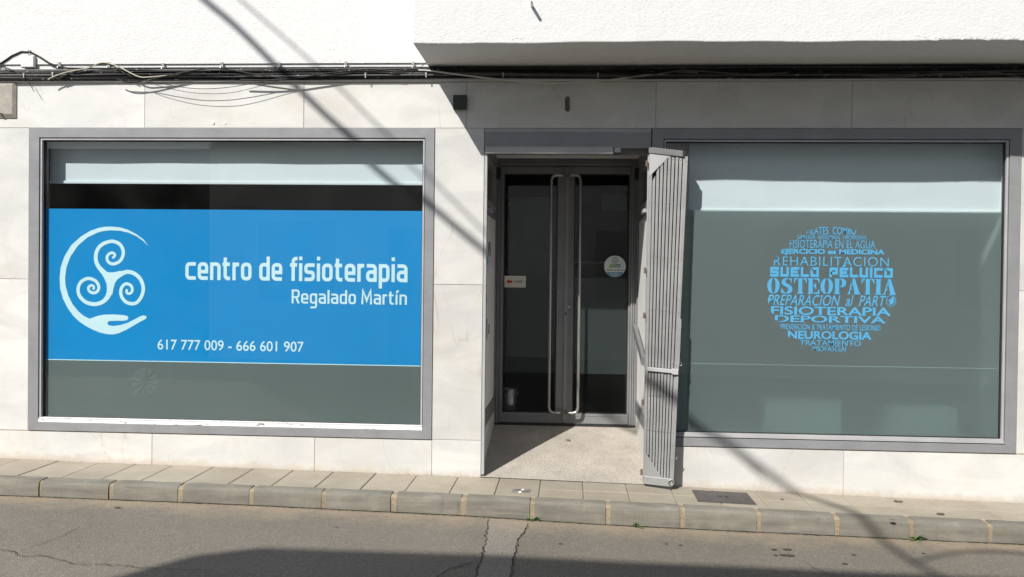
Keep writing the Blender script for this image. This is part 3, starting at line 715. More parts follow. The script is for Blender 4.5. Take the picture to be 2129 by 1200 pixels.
word('PILATES  COMBO', cb(1677, 472, 1780, 488), 'word_line', offset=.006)
word('GIMNASIA  ABDOMINAL  HIPOPRESIVA', cb(1658, 489, 1802, 498), 'word_line', offset=.004)
word('FISIOTERAPIA EN EL AGUA', cb(1642, 499.5, 1820, 516.5), 'word_line', offset=.0)
word('EJERCICIO es MEDICINA', cb(1624.7, 518, 1839.5, 532), 'word_line', offset=.04)
word('REHABILITACION', cb(1609, 534, 1848, 553.5), 'word_line', offset=-.002, space=1.12)
word('PREPARACION  al  PART', cb(1596, 613.5, 1843, 636.5), 'word_line', shear=.3, offset=.008)
word('FISIOTERAPIA', cb(1603, 638, 1852, 656), 'word_line', offset=.024)
word('DEPORTIVA', cb(1611, 656.8, 1842, 671.5), 'word_line', offset=.024)
word('PREVENCIÓN & TRATAMIENTO DE LESIONES', cb(1623, 671.8, 1831, 686.5), 'word_line', offset=.012)
word('NEUROLOGIA', cb(1638, 688.5, 1812, 706), 'word_line', offset=.035)
word('TRATAMIENTO', cb(1663, 707.5, 1789.5, 719.5), 'word_line', offset=.004)
word('MIOFASCIAL', cb(1690, 720, 1763, 731), 'word_line', offset=.004)
# small round drawing replacing the O of the childbirth line
c = W(1852.5, 626, yC); mb = MB(); stroke(mb, [(c.x+math.cos(i/20*6.283)*.031, c.z+math.sin(i/20*6.283)*.036) for i in range(20)], .005, yC, True)
mb2 = curve_shape([[(c.x+a*.001, c.z+b*.001) for a, b in [(-12, -22), (2, -26), (16, -16), (22, 0), (18, 14), (20, 22), (10, 28), (0, 22), (-4, 12), (-14, 8), (-22, 2), (-14, -2), (-8, -8)]]], yC-.0004)
mb.add(mb2.v, mb2.f); mb.build('curled_figure_mark', SKYB, wc)
# SUELO PÉLVICO blocky
def block(text, box, y, s=.34):
    h = s/2; G = {'S': ([[(1, 1-h), (h, 1-h), (h, .5), (1-h, .5), (1-h, h), (0, h)]], 1), 'U': ([[(h, 1), (h, h), (1-h, h), (1-h, 1)]], 1),
        'E': ([[(1, 1-h), (h, 1-h), (h, h), (1, h)], [(h, .5), (.85, .5)]], 1), 'L': ([[(h, 1), (h, h), (.95, h)]], .95), 'O': ([[(h, 1-h), (1-h, 1-h), (1-h, h), (h, h), (h, 1-h)]], 1),
        'P': ([[(h, 0), (h, 1-h), (1-h, 1-h), (1-h, .42), (h, .42)]], 1), 'É': ([[(1, 1-h), (h, 1-h), (h, h), (1, h)], [(h, .5), (.85, .5)], [(.35, 1.06), (.75, 1.2)]], 1),
        'V': ([[(h, 1), (h, h), (1-h, h), (1-h, 1)]], 1), 'I': ([[(h, 0), (h, 1)]], s), 'C': ([[(1, 1-h), (h, 1-h), (h, h), (1, h)]], 1), ' ': ([], .85)}
    X = 0; it = []
    for ch in text: st, wd = G[ch]; it.append((X, st)); X += wd+.12
    X -= .12; sx = (box[1]-box[0])/X; sz = box[3]-box[2]; mb = MB()
    for ox, st in it:
        for P in st:
            # horizontal strokes thinner than the vertical ones, as in the photo
            k0 = len(mb.v); th = .2 if P[0][1] > 1 else s
            stroke(mb, [(p[0]+ox, p[1]) for p in P], th*.82, 0)
            for i in range(k0, len(mb.v)):
                v = mb.v[i]; mb.v[i] = (box[0]+v[0]*sx, y+v[1], box[2]+v[2]*sz)
    return mb
words(block('SUELO PÉLVICO', cb(1601, 555.5, 1857, 577.5), yC), 'word', SKYB, wc, 1)
# OSTEOPATIA stencil serif
def stencil(text, box, y):
    def half(sx): # crescent
        o = arc(.5+sx*.04, .5, .46, .5, 90, 270, 12) if sx < 0 else arc(.5+sx*.04, .5, .46, .5, 90, -90, 12)
        i_ = arc(.5+sx*.04, .5, .12, .42, 270, 90, 10) if sx < 0 else arc(.5+sx*.04, .5, .12, .42, -90, 90, 10)
        return o+i_
    stem = lambda x, wd=.34: [(x-.1, 0), (x+wd+.1, 0), (x+wd+.1, .04), (x+wd, .09), (x+wd, .91), (x+wd+.1, .96), (x+wd+.1, 1), (x-.1, 1), (x-.1, .96), (x, .91), (x, .09), (x-.1, .04)]
    G = {'O': ([half(-1), half(1)], 1.0),
         'T': ([[(.24, 0), (.76, 0), (.76, .04), (.66, .09), (.66, 1), (.34, 1), (.34, .09), (.24, .04)], [(0, 1), (.29, 1), (.29, .93), (.14, .88), (.04, .66), (0, .66)], [(1, 1), (1, .66), (.96, .66), (.86, .88), (.71, .93), (.71, 1)]], 1.0),
         'E': ([[(0, 0), (.42, 0), (.42, 1), (0, 1), (0, .96), (.08, .91), (.08, .09), (0, .04)], [(.47, 1), (.95, 1), (.95, .68), (.9, .68), (.8, .88), (.47, .93)], [(.47, 0), (.95, 0), (.95, .32), (.9, .32), (.8, .12), (.47, .07)], [(.47, .54), (.58, .58), (.66, .72), (.7, .72), (.7, .28), (.66, .28), (.58, .42), (.47, .46)]], .96),
         'P': ([[(0, 0), (.5, 0), (.5, .04), (.42, .09), (.42, 1), (0, 1), (0, .96), (.08, .91), (.08, .09), (0, .04)], [(.47, 1)]+arc(.62, .72, .34, .28, 90, -90, 10)+[(.47, .44), (.47, .50)]+arc(.54, .72, .08, .2, -90, 90, 6)+[(.47, .93)]], .97),
         'I': ([stem(.1)], .54),
         'A': ([[(0, 0), (.30, 0), (.30, .04), (.2, .09), (.27, .28), (.42, .28), (.42, .35), (.30, .35), (.44, .76), (.40, .92), (.1, .09), (0, .04)], [(.43, 1), (.62, 1), (.98, .09), (1.06, .04), (1.06, 0), (.52, 0), (.52, .04), (.60, .09), (.36, .90)]], 1.06),
         'S': ([[(.9, .66), (.9, 1), (.86, 1), (.8, .93), (.62, 1), (.4, 1), (.16, .92), (.06, .76), (.12, .58), (.34, .46), (.56, .38), (.62, .26), (.54, .12), (.46, .07), (.46, 0), (.62, 0), (.86, .08), (.96, .26), (.9, .46), (.66, .6), (.42, .68), (.38, .8), (.46, .92), (.64, .92), (.8, .82), (.86, .66)],
                [(.06, 0), (.1, 0), (.16, .06), (.3, 0), (.41, 0), (.41, .07), (.26, .14), (.1, .36), (.06, .36)]], 1.0)}
    X = 0; it = []
    for ch in text: st, wd = G[ch]; it.append((X, st)); X += wd+.06
    X -= .06; sx = (box[1]-box[0])/X; sz = box[3]-box[2]; mb = MB()
    for ox, st in it:
        for P in st:
            m2 = curve_shape([[(p[0]+ox, p[1]) for p in P]], y)
            vs = []
            for v in m2.v: x, z = clampc(box[0]+v[0]*sx, box[2]+v[2]*sz); vs.append((x, y, z))
            mb.add(vs, m2.f)
    return mb
stencil('OSTEOPATIA', cb(1595, 579, 1863.5, 612), yC-.0003).build('word', SKYB, wc)

# ---------------------------------------------------------------- roller blinds
yBl = .150
def blind(px0, px1, pyb, xt, label):
    a = W(px0, pyb, yBl); b = W(px1, pyb, yBl); z1 = 2.40
    e = empty('roller_blind', ((a.x+b.x)/2, yBl, a.z), label, 'blind', 'white roller blinds behind the shop windows')
    mb = MB(); n = 60; vs = []
    for j in range(9):
        for i in range(n+1):
            x = a.x+(b.x-a.x)*i/n; z = a.z+.02+(z1-a.z-.02)*j/8
            vs.append((x, yBl+.003*math.sin(x*3.2+.7)*(1-j/8)+.0015*math.sin(x*9), z))
    mb.add(vs, [(j*(n+1)+i, j*(n+1)+i+1, (j+1)*(n+1)+i+1, (j+1)*(n+1)+i) for j in range(8) for i in range(n)])
    mb.build('blind_fabric', BLIND, e, smooth=True)
    mb = MB(); mb.box(a.x, b.x, yBl-.012, yBl+.006, a.z, a.z+.022); mb.build('bottom_bar', BLIND, e, bev=.004)
    mb = MB(); mb.tube([(a.x-.02, yBl+.04, z1), (b.x+.02, yBl+.04, z1)], .022, 12); mb.build('roller_tube', BLIND, e, smooth=True)
blind(104, 886, 382, 0, 'white roller blind lowered a little way above the blue banner')
blind(1432, 2100, 440, 0, 'white roller blind lowered above the frosted word circle window')
# pale reveals and sill added behind the frosted window to brighten its film
for (q0, q1, z0_, z1_) in ((W2[0]+.03, W2[0]+.06, .30, 2.42), (W2[1]-.06, W2[1]-.03, .30, 2.42)):
    mb = MB(); mb.box(q0, q1, .122, .42, z0_, z1_); mb.build('bounce_reveal', WHITE, B)
mb = MB(); mb.box(W2[0]+.06, W2[1]-.06, .122, .55, .27, .30); mb.build('bounce_sill', WHITE, B)
# pale low boxes added on that sill to make lighter blotches in the etched film
for (pa, pb_, pt) in ((1590, 1745, 838), (1850, 1985, 852)):
    a = W(pa, 900, .2); b = W(pb_, pt, .2); mb = MB(); mb.box(a.x, b.x, .15, .36, .3005, b.z)
    mb.box(a.x-.006, b.x+.006, .144, .366, b.z+.0005, b.z+.012)
    o = mb.build('blotch_box', WHITE, bev=.006); tag(o, 'pale low box added behind frosted glass to lighten it, '+('left of centre' if pa < 1700 else 'near the right corner'), 'box', 'pale boxes added behind the etched film')
# interior
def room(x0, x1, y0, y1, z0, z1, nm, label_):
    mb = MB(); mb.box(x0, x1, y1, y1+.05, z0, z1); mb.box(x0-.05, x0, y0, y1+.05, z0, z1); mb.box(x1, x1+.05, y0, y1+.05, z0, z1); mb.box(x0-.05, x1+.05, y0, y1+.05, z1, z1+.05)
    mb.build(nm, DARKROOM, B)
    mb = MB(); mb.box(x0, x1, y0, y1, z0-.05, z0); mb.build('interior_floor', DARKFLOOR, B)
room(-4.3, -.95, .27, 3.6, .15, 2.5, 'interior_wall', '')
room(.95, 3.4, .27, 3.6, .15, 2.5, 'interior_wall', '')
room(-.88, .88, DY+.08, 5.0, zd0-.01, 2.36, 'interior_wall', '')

# ---------------------------------------------------------------- doorway: header, jambs, side panels, doors
zh0 = W(1180, 320).z; zh1 = W(1180, 305).z; zh2 = W(1180, 275).z
mb = MB(); mb.box(JL+.003, JR-.002, -.008, .05, zh1, zh2); mb.build('door_header', METAL, B, bev=.002)
mb = MB(); mb.box(JL+.003, JR-.002, .004, .05, zh2+.001, ZT-.002); mb.build('header_trim', METAL_L, B)
mb = MB(); mb.box(JL+.006, W(1275, 312).x, -.02, .03, zh0, zh1-.004); mb.box(JL+.003, JR-.002, -.014, .05, zh1-.004, zh1-.0005)
mb.box(W(1277, 312).x, W(1290, 312).x, -.012, .02, zh0+.012, zh1-.006); mb.build('gate_track', METAL_L, B, bev=.002)
mb = MB(); mb.box(JL+.003, JR-.002, .051, .075, zh0-.0, zh2); mb.build('header_back', METAL_D, B)
# front jambs
for s, xa in ((0, JL+.002), (1, JR-.022)):
    mb = MB(); mb.box(xa, xa+.020, -.002, .045, zpc(xa)+.02, zh0); mb.build('front_jamb', METAL_L, B, bev=.002)
mb = MB(); mb.box(JL-.028, JL, .046, .07, -.1, zc); mb.box(JR, JR+.028, .046, .07, -.1, zc); mb.build('jamb_return', METAL_D, B)
# side walls: both sides of recess
def side(xw, sgn_):
    """xw wall plane; sgn_ +1 = faces +x (left wall)"""
    def pl(mb, y0, y1, z0, z1, d0, d1):
        a, b = xw+sgn_*d0, xw+sgn_*d1; mb.box(min(a, b), max(a, b), y0, y1, z0, z1)
    ya, yb = .071, DY-.06
    base = MB()
    # marble skirting following the ramp
    def zf(y): return zpc(xw)*(1-y/DY)+(zd0)*(y/DY)
    zs0, zs1 = .31, .355
    x_a, x_b = xw-sgn_*.03, xw+sgn_*.004
    xa_, xb_ = min(x_a, x_b), max(x_a, x_b)
    base.hexa([(xa_, .07, -.1), (xb_, .07, -.1), (xb_, yb, .05), (xa_, yb, .05), (xa_, .07, zs0), (xb_, .07, zs0), (xb_, yb, zs0+.02), (xa_, yb, zs0+.02)])
    base.build('side_skirting', MARBLE, B)
    f = MB(); fd = .012
    pl(f, ya, yb, zs0+.021, zs0+.13, -.028, fd)            # bottom rail
    pl(f, ya, ya+.05, zs0+.13, zc-.001, -.028, fd); pl(f, yb-.05, yb, zs0+.13, zc-.001, -.028, fd)
    zt = 1.865
    pl(f, ya+.05, yb-.05, zt, zt+.07, -.028, fd); pl(f, ya+.05, yb-.05, zc-.09, zc-.001, -.028, fd)
    o = f.build('side_frame', METAL_D, B, bev=.002)
    g = MB(); pl(g, ya+.05, yb-.05, zs0+.13, zt, -.02, .0); g.build('side_white_panel', WHITE, o)
    g = MB()
    pl(g, ya+.11, yb-.11, zt+.12, zc-.13, -.018, -.012); g.build('transom_pane', GLASS_D, o)
    g = MB(); y0, y1, z0, z1 = ya+.05, yb-.05, zt+.07, zc-.09
    for (p, q, r_, s_) in ((y0, y1, z0, z0+.04), (y0, y1, z1-.04, z1), (y0, y0+.05, z0+.04, z1-.04), (y1-.05, y1, z0+.04, z1-.04)): pl(g, p, q, r_, s_, -.02, .006)
    g.build('transom_frame', METAL, o, bev=.002)
    g = MB(); pl(g, ya+.12, ya+.34, zt+.02, zt+.045, fd, fd+.02); g.build('transom_latch', METAL_L, o)
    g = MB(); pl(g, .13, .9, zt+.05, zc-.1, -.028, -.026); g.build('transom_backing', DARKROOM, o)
    return o
sl_ = side(JL, 1); sr_ = side(JR, -1)
# handle rail on right side panel
a = Vector((JR-.03, .80, 1.02)); b = Vector((JR-.03, .12, .98))
mb = MB(); mb.hexa([(JR-.04, .10, .80), (JR-.012, .10, .80), (JR-.012, .94, .985), (JR-.04, .94, .985), (JR-.04, .10, .865), (JR-.012, .10, .865), (JR-.012, .94, 1.05), (JR-.04, .94, 1.05)]); mb.build('side_rail', METAL_D, sr_, bev=.004)
# camera-like hinge closers
for xx in (JL+.03, JR-.06):
    mb = MB(); mb.box(xx, xx+.03, .66, .72, 2.17, 2.26); mb.build('door_closer_block', GASKET, sl_ if xx < 0 else sr_, bev=.004)
# things on the left side wall
mb = MB(); mb.ring((JL+.018, .30, 1.615), .052, .006, 'x', 22); o = mb.build('towel_ring', STEEL, smooth=True); tag(o, 'small steel ring hanging on the left wall of the doorway', 'ring')
def sidebox(y0, y1, z0, z1, d, name, m, label, cat):
    mb = MB(); mb.box(JL+.0008, JL+.0008+d, y0, y1, z0, z1); o = mb.build(name, m, bev=.002 if d > .004 else 0); tag(o, label, cat); return o
ps = sidebox(.10, .30, 1.22, 1.56, .0015, 'notice_poster', WHITE, 'white notice with blue head and red marks on left doorway wall', 'notice')
mb = MB(); mb.box(JL+.0024, JL+.0028, .10, .30, 1.50, 1.56); mb.build('blue_band', BLUE, ps); mb = MB(); mb.box(JL+.0024, JL+.0028, .10, .30, 1.22, 1.27); mb.build('blue_band', BLUE, ps)
RED = simple('red_print', (.50, .05, .03), .6)
INK = simple('dark_print', (.05, .05, .06), .6)
mb = MB(); mb.box(JL+.0024, JL+.0028, .14, .24, 1.43, 1.46); mb.build('red_mark', RED, ps)
mb = MB()
for k in range(5): mb.box(JL+.0024, JL+.0028, .13, .27-.02*(k % 2), 1.40-.03*k, 1.412-.03*k)
mb.build('print_lines', INK, ps)
sw = sidebox(.20, .34, .96, 1.10, .018, 'wall_switch', WHITE, 'white square switch plate low on left doorway wall', 'switch')
mb = MB(); mb.box(JL+.019, JL+.024, .235, .305, .995, 1.065); mb.build('rocker', INT_PANEL, sw, bev=.002)
bx = sidebox(.34, .42, 1.44, 1.52, .03, 'door_bell', WHITE, 'small white bell push beside notice in doorway', 'bell')
mb = MB(); mb.tube([(JL+.0308, .38, 1.48), (JL+.036, .38, 1.48)], .014, 14); mb.build('push_button', WHITE, bx)

# doors at y = DY
xa, xb = W(1031, 600, DY).x-.012, W(1318, 600, DY).x+.012
zt_ = W(1180, 326, DY).z
jm = MB(); zlt = W(1180, 347, DY).z
jm.box(JL-.02, xa+.045, DY-.06, DY+.06, zd0+.0, zt_+.02); jm.box(xb-.045, JR+.02, DY-.06, DY+.06, zd0+.0, zt_+.02); jm.box(xa+.045, xb-.045, DY-.06, DY+.06, zlt, zc+.02)
dfr = jm.build('door_frame', METAL_D, B, bev=.003)
st = MB()
for k in range(3):
    st.box(xa-.004+.017*k, xa+.004+.017*k, DY-.068, DY-.061, zd0+.01, zlt); st.box(xb-.004-.017*k, xb+.004-.017*k, DY-.068, DY-.061, zd0+.01, zlt)
st.box(xa+.05, xb-.05, DY-.068, DY-.061, zlt+.012, zlt+.02); st.box(xa+.05, xb-.05, DY-.068, DY-.061, zlt+.035, zlt+.04)
st.build('frame_groove', METAL, dfr)
th = MB(); th.box(JL-.005, JR+.005, DY-.05, DY+.08, zd0-.05, zd0+.004); th.build('threshold', GASKET, dfr)
DMAT = m_metal('door_paint', (.20, .202, .205), .42)
zb_ = zd0+.006
gz0, gz1 = W(1180, 858, DY).z, W(1180, 363, DY).z
def leaf(x0, x1, gx0, gx1, hx, right):
    mb = MB(); y0, y1 = DY-.045, DY
    O = (x0, x1, zb_, zlt-.004)
    frame4(mb, O[0], O[1], O[2], O[3], gx0-x0, x1-gx1, gz0-O[2], O[3]-gz1, y0, y1)
    lf = mb.build('door_leaf', DMAT, B, bev=.003)
    g = MB(); frame4(g, gx0, gx1, gz0, gz1, .008, .008, .008, .008, y0+.006, y1-.004); g.build('door_bead', GASKET, lf)
    s = MB()
    for q in ((gx0-.012), (gx1+.006)): s.box(q, q+.005, y0-.004, y0-.0005, gz0-.006, gz1+.01)
    s.box(gx0-.006, gx1+.005, y0-.004, y0-.0005, gz0-.016, gz0-.011); s.build('door_moulding', METAL, lf)
    g = MB(); g.box(gx0+.004, gx1-.004, DY-.025, DY-.019, gz0+.004, gz1-.004); g.build('door_pane', GLASS_D, lf)
    zf0, zf1 = W(1180, 776, DY).z, W(1180, 577, DY).z
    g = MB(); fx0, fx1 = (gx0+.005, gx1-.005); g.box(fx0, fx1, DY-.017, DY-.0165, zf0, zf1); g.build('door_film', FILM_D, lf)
    # pull handle
    hz0, hz1 = W(1180, 858, DY-.1).z, W(1180, 365, DY-.1).z
    sx = 1 if not right else -1
    yh = DY-.12; P = [(hx+sx*.10, DY-.046, hz0), (hx+sx*.085, yh+.01, hz0), (hx+sx*.04, yh, hz0), (hx+sx*.012, yh, hz0+.012), (hx, yh, hz0+.045)]
    P = spline(P, 4)+[(hx, yh, hz0+(hz1-hz0)*k/6) for k in range(1, 6)]
    Q = spline([(hx, yh, hz1-.045), (hx+sx*.012, yh, hz1-.012), (hx+sx*.04, yh, hz1), (hx+sx*.085, yh+.01, hz1), (hx+sx*.10, DY-.046, hz1)], 4)
    g = MB(); g.tube([tuple(p) for p in P]+[tuple(q) for q in Q], .0115, 12); g.build('pull_handle', STEEL, lf, smooth=True)
    return lf
xm = W(1176.5, 600, DY).x
L1 = leaf(xa+.047, xm-.002, W(1047, 600, DY).x, W(1157.5, 600, DY).x, W(1144, 600, DY-.12).x, False)
L2 = leaf(xm+.002, xb-.047, W(1192, 600, DY).x, W(1306, 600, DY).x, W(1204.5, 600, DY-.12).x, True)
mb = MB(); mb.tube([(W(1178, 600, DY).x, DY-.052, 1.12), (W(1178, 600, DY).x, DY-.046, 1.12)], .012, 12); mb.build('lock_cylinder', STEEL, L2); mb = MB(); mb.tube([(W(1183, 650, DY).x, DY-.052, W(1183, 638, DY).z), (W(1183, 650, DY).x, DY-.046, W(1183, 638, DY).z)], .012, 12); mb.build('lock_cylinder', STEEL, L2)
mb = MB(); mb.box(xm-.012, xm+.012, DY-.052, DY-.0465, zb_+.01, zlt-.01); mb.build('meeting_strip', METAL, L2, bev=.002)
# interior behind the doors
def inner(px0, py0, px1, py1, y, th_, name, m, label, cat):
    a = W(px0, py0, y); b = W(px1, py1, y); mb = MB(); mb.box(a.x, b.x, y, y+th_, b.z, a.z); o = mb.build(name, m); return tag(o, label, cat)
inner(1060, 410, 1168, 692, 1.9, .06, 'partition_panel', INT_PANEL, 'grey partition panel dimly visible behind the left door glass', 'partition')
inner(1214, 577, 1316, 775, 1.75, .05, 'reception_counter', simple('counter_front', (.10, .13, .13), .6), 'dim grey green counter front behind the right door glass', 'counter')
inner(1252, 404, 1302, 437, 2.3, .03, 'wall_board', INT_PANEL, 'small grey board dimly visible high behind right door glass', 'board')
inner(1190, 543, 1285, 548, 2.4, .03, 'wall_shelf', INT_PANEL, 'thin grey shelf dimly visible behind the right door glass', 'shelf')
# signs on doors
ysn = DY-.030
a = W(1048, 573.5, ysn); b = W(1093, 598, ysn)
ts = empty('bell_sign', ((a.x+b.x)/2, ysn, b.z), 'small cream TIMBRE sign with red arrow on left door', 'sign')
CREAM = simple('cream_card', (.62, .60, .53), .5, var=.04)
mb = MB(); mb.box(a.x, b.x, ysn, ysn+.003, b.z, a.z); mb.build('sign_plate', CREAM, ts)
ww, hh = b.x-a.x, a.z-b.z; cx, cz = a.x, b.z
ar = [(.11, .5), (.24, .72), (.24, .6), (.385, .6), (.385, .4), (.24, .4), (.24, .28)]
curve_shape([[(cx+p[0]*ww, cz+p[1]*hh) for p in ar]], ysn-.0006).build('red_arrow', RED, ts)
text_mb('TIMBRE', (cx+.44*ww, cx+.87*ww, cz+.4*hh, cz+.62*hh), ysn-.0006, offset=.0).build('sign_lettering', INK, ts)
c = W(1278.5, 554, ysn); R_ = (W(1301, 554, ysn).x-W(1256, 554, ysn).x)/2
rs = empty('round_sticker', (c.x, ysn, c.z-R_), 'round pale sticker with aem lettering and blue foot on right door', 'sticker')
STK = simple('sticker_white', (.62, .68, .66), .4, var=.03)
def disc(cx, cz, r, n=36, a0=0, a1=360): return [(cx+r*math.cos(math.radians(a0+(a1-a0)*i/n)), cz+r*math.sin(math.radians(a0+(a1-a0)*i/n))) for i in range(n)]
curve_shape([disc(c.x, c.z, R_)], ysn+.001).build('sticker_face', STK, rs)
aa = math.degrees(math.asin(.56)); fo = [(c.x+R_*.97*math.cos(math.radians(t)), c.z+R_*.97*math.sin(math.radians(t))) for t in [180+aa+(180-2*aa)*i/16 for i in range(17)]]
curve_shape([fo], ysn+.0002).build('blue_foot', simple('teal_print', (.03, .22, .36), .5), rs)
mb = MB(); stroke(mb, disc(c.x, c.z+.56*R_, R_*.27, 24), R_*.07, ysn, True); stroke(mb, disc(c.x, c.z+.54*R_, R_*.12, 16), R_*.06, ysn, True); mb.build('sticker_emblem', simple('grey_green_print', (.2, .3, .27), .5), rs)
GRN = simple('green_print', (.20, .42, .05), .5); BLP = simple('blue_print', (.03, .16, .32), .5); PUR = simple('purple_print', (.22, .03, .12), .5)
text_mb('ae', (c.x-.5*R_, c.x+.02*R_, c.z-.12*R_, c.z+.22*R_), ysn, offset=.03).build('sticker_lettering', GRN, rs)
text_mb('m', (c.x+.05*R_, c.x+.5*R_, c.z-.12*R_, c.z+.22*R_), ysn, offset=.03).build('sticker_lettering', BLP, rs)
words(text_mb('Apuesta por Montijo', (c.x-.8*R_, c.x+.82*R_, c.z-.47*R_, c.z-.24*R_), ysn, offset=.01), 'sticker_lettering', PUR, rs, 2)
mb = MB(); mb.box(c.x-.5*R_, c.x+.5*R_, ysn-.0004, ysn-.0002, c.z-.72*R_, c.z-.66*R_); mb.box(c.x-.28*R_, c.x+.32*R_, ysn-.0004, ysn-.0002, c.z-.86*R_, c.z-.80*R_); mb.build('print_lines', STK, rs)
# metal bucket behind left door glass
yk = DY+.16; c = W(1058, 856, yk); bz = zd0+.0; hb = W(1058, 808, yk).z-bz; rb = .068
bk = empty('metal_bucket', (c.x, yk, bz), 'dented galvanised bucket standing inside behind the left door', 'bucket')
mb = MB(); n = 28; prof_ = [(0, 0), (.78, 0), (.80, .01), (.88, .38), (.915, .50), (.945, .50), (.945, .53), (.92, .54), (1.0, .97), (1.05, .98), (1.05, 1.0), (.97, 1.0), (.8, .06), (0, .05)]
vs = []
for (r, h) in prof_:
    for k in range(n): th_ = 2*math.pi*k/n; vs.append((c.x+r*rb*math.cos(th_), yk+r*rb*math.sin(th_), bz+h*hb))
mb.add(vs, [(j*n+k, j*n+(k+1) % n, (j+1)*n+(k+1) % n, (j+1)*n+k) for j in range(len(prof_)-1) for k in range(n)])
mb.build('bucket_body', GALV, bk, smooth=True)
mb = MB(); mb.ring((c.x+rb*.98, yk-.02, bz+hb*.84), .011, .003, 'y', 12); mb.build('bucket_ear', GALV, bk, smooth=True)

# ---------------------------------------------------------------- folding security gate
def gpt(u, v, d=0):
    """u 0..1 hinge->free, v 0 bottom..1 top ; d outwards"""
    tl, tr, bl, br = W(1350, 309, -.022), W(1430, 318, -.050), W(1337, 1003, -.022), W(1398, 1010, -.10)
    p = (bl*(1-u)+br*u)*(1-v)+(tl*(1-u)+tr*u)*v; return p+Vector((0, -d, 0))
gt = empty('folding_gate', gpt(.5, 0), 'grey folding metal security gate collapsed open beside the doorway', 'gate')
def gbar(mb, u0, u1, v0, v1, d0, d1, v0b=None, v1b=None):
    v0b = v0 if v0b is None else v0b; v1b = v1 if v1b is None else v1b
    a = [gpt(u0, v0, d0), gpt(u1, v0b, d0), gpt(u1, v0b, d1), gpt(u0, v0, d1), gpt(u0, v1, d0), gpt(u1, v1b, d0), gpt(u1, v1b, d1), gpt(u0, v1, d1)]
    mb.hexa(a)
NS = 9; u_start = .10
def pv(v): return v
for i in range(NS):
    u0 = u_start+(1-u_start-.02)*i/NS; u1 = u0+(1-u_start)/NS*.68
    if i == NS-1: u1 = 1.0
    vt = .905+.028*i if i < 4 else .988
    vb = .02 if i > 3 else .085-.018*i
    mb = MB(); jit = random.uniform(-.003, .003)
    gbar(mb, u0, u1, vb, .345, .002+jit, .016+jit); gbar(mb, u0, u1, .35, vt, .002+jit, .018+jit, None, min(.99, vt+.015) if i < 4 else None)
    rv = mb
    for v in (.16, .265, .365, .52, .68, .84):
        c0 = gpt((u0+u1)/2, v, .019+jit); rv.tube([tuple(c0), (c0.x, c0.y-.003, c0.z)], .0032, 8)
    if i >= 5: c0 = gpt((u0+u1)/2, .975, .019+jit); rv.tube([tuple(c0), (c0.x, c0.y-.003, c0.z)], .0032, 8)
    mb.build('gate_slat', GATE, gt)
# lattice behind slats, and a black sheet filling the gaps between them
mb = MB()
for v in (.16, .265, .52, .68, .84): gbar(mb, .06, .97, v-.003, v+.003, -.012, -.002)
gbar(mb, .12, .95, .02, .97, -.018, -.014)
mb.build('lattice_and_backing', GASKET, gt)
mb = MB(); gbar(mb, 0, .085, .012, .985, -.012, .020); mb.build('hinge_post', GATE, gt, bev=.003)
mb = MB(); gbar(mb, .93, 1.03, .36, .50, .017, .022, ); gbar(mb, .955, 1.02, .0, .36, .017, .021); mb.build('lock_plate', GATE, gt, bev=.001)
def gtri(mb, P, d0, d1):
    a = [gpt(u, v, d0) for u, v in P]+[gpt(u, v, d1) for u, v in P]; mb.add(a, [(0, 1, 2), (5, 4, 3), (0, 3, 4, 1), (1, 4, 5, 2), (2, 5, 3, 0)])
mb = MB(); gtri(mb, [(0, .915), (.54, .985), (0, .985)], .0195, .0225); mb.build('corner_gusset', METAL_L, gt)
mb = MB(); gtri(mb, [(0, .10), (.62, .022), (0, .022)], .0195, .0225); mb.build('corner_gusset', GATE, gt)
mb = MB(); gbar(mb, -.02, .86, .985, 1.003, -.02, .03, None, None); mb.build('top_track', METAL_D, gt, bev=.002)
mb = MB(); gbar(mb, .80, .92, .982, 1.003, -.025, .022); mb.build('track_end_wheel', GASKET, gt, bev=.003)
mb = MB(); gbar(mb, 0, .98, -.002, .022, -.02, .028); mb.build('bottom_rail', GATE, gt, bev=.003)
mb = MB(); gbar(mb, .1, .96, -.012, -.0025, -.015, .02); mb.build('bottom_runner', GASKET, gt)
mb = MB(); gbar(mb, .05, .86, .337, .349, .019, .034); gbar(mb, .80, 1.0, .334, .351, .020, .038); mb.build('latch_bar', METAL_L, gt, bev=.002)
c0 = gpt(.93, .012, .034); mb = MB(); mb.ring(tuple(c0), .018, .004, 'y', 18); mb.build('pull_ring', STEEL, gt, smooth=True)
for v, rr_ in ((.365, .012), (.085, .010)):
    c0 = gpt(1.06, v, .0); mb = MB(); mb.ring(tuple(c0), rr_, .003, 'y', 14); c1 = gpt(1.0, v); mb.tube([tuple(c1), tuple(c0)], .003, 6); mb.build('keeper_ring', STEEL, gt, smooth=True)
for v in (.955, .635, .50, .24, .03):
    c0 = gpt(-.06, v); mb = MB(); mb.tube([(c0.x, c0.y, c0.z-.02), (c0.x, c0.y, c0.z+.02)], .008, 8); mb.build('hinge_knuckle', RUST, gt, smooth=True)

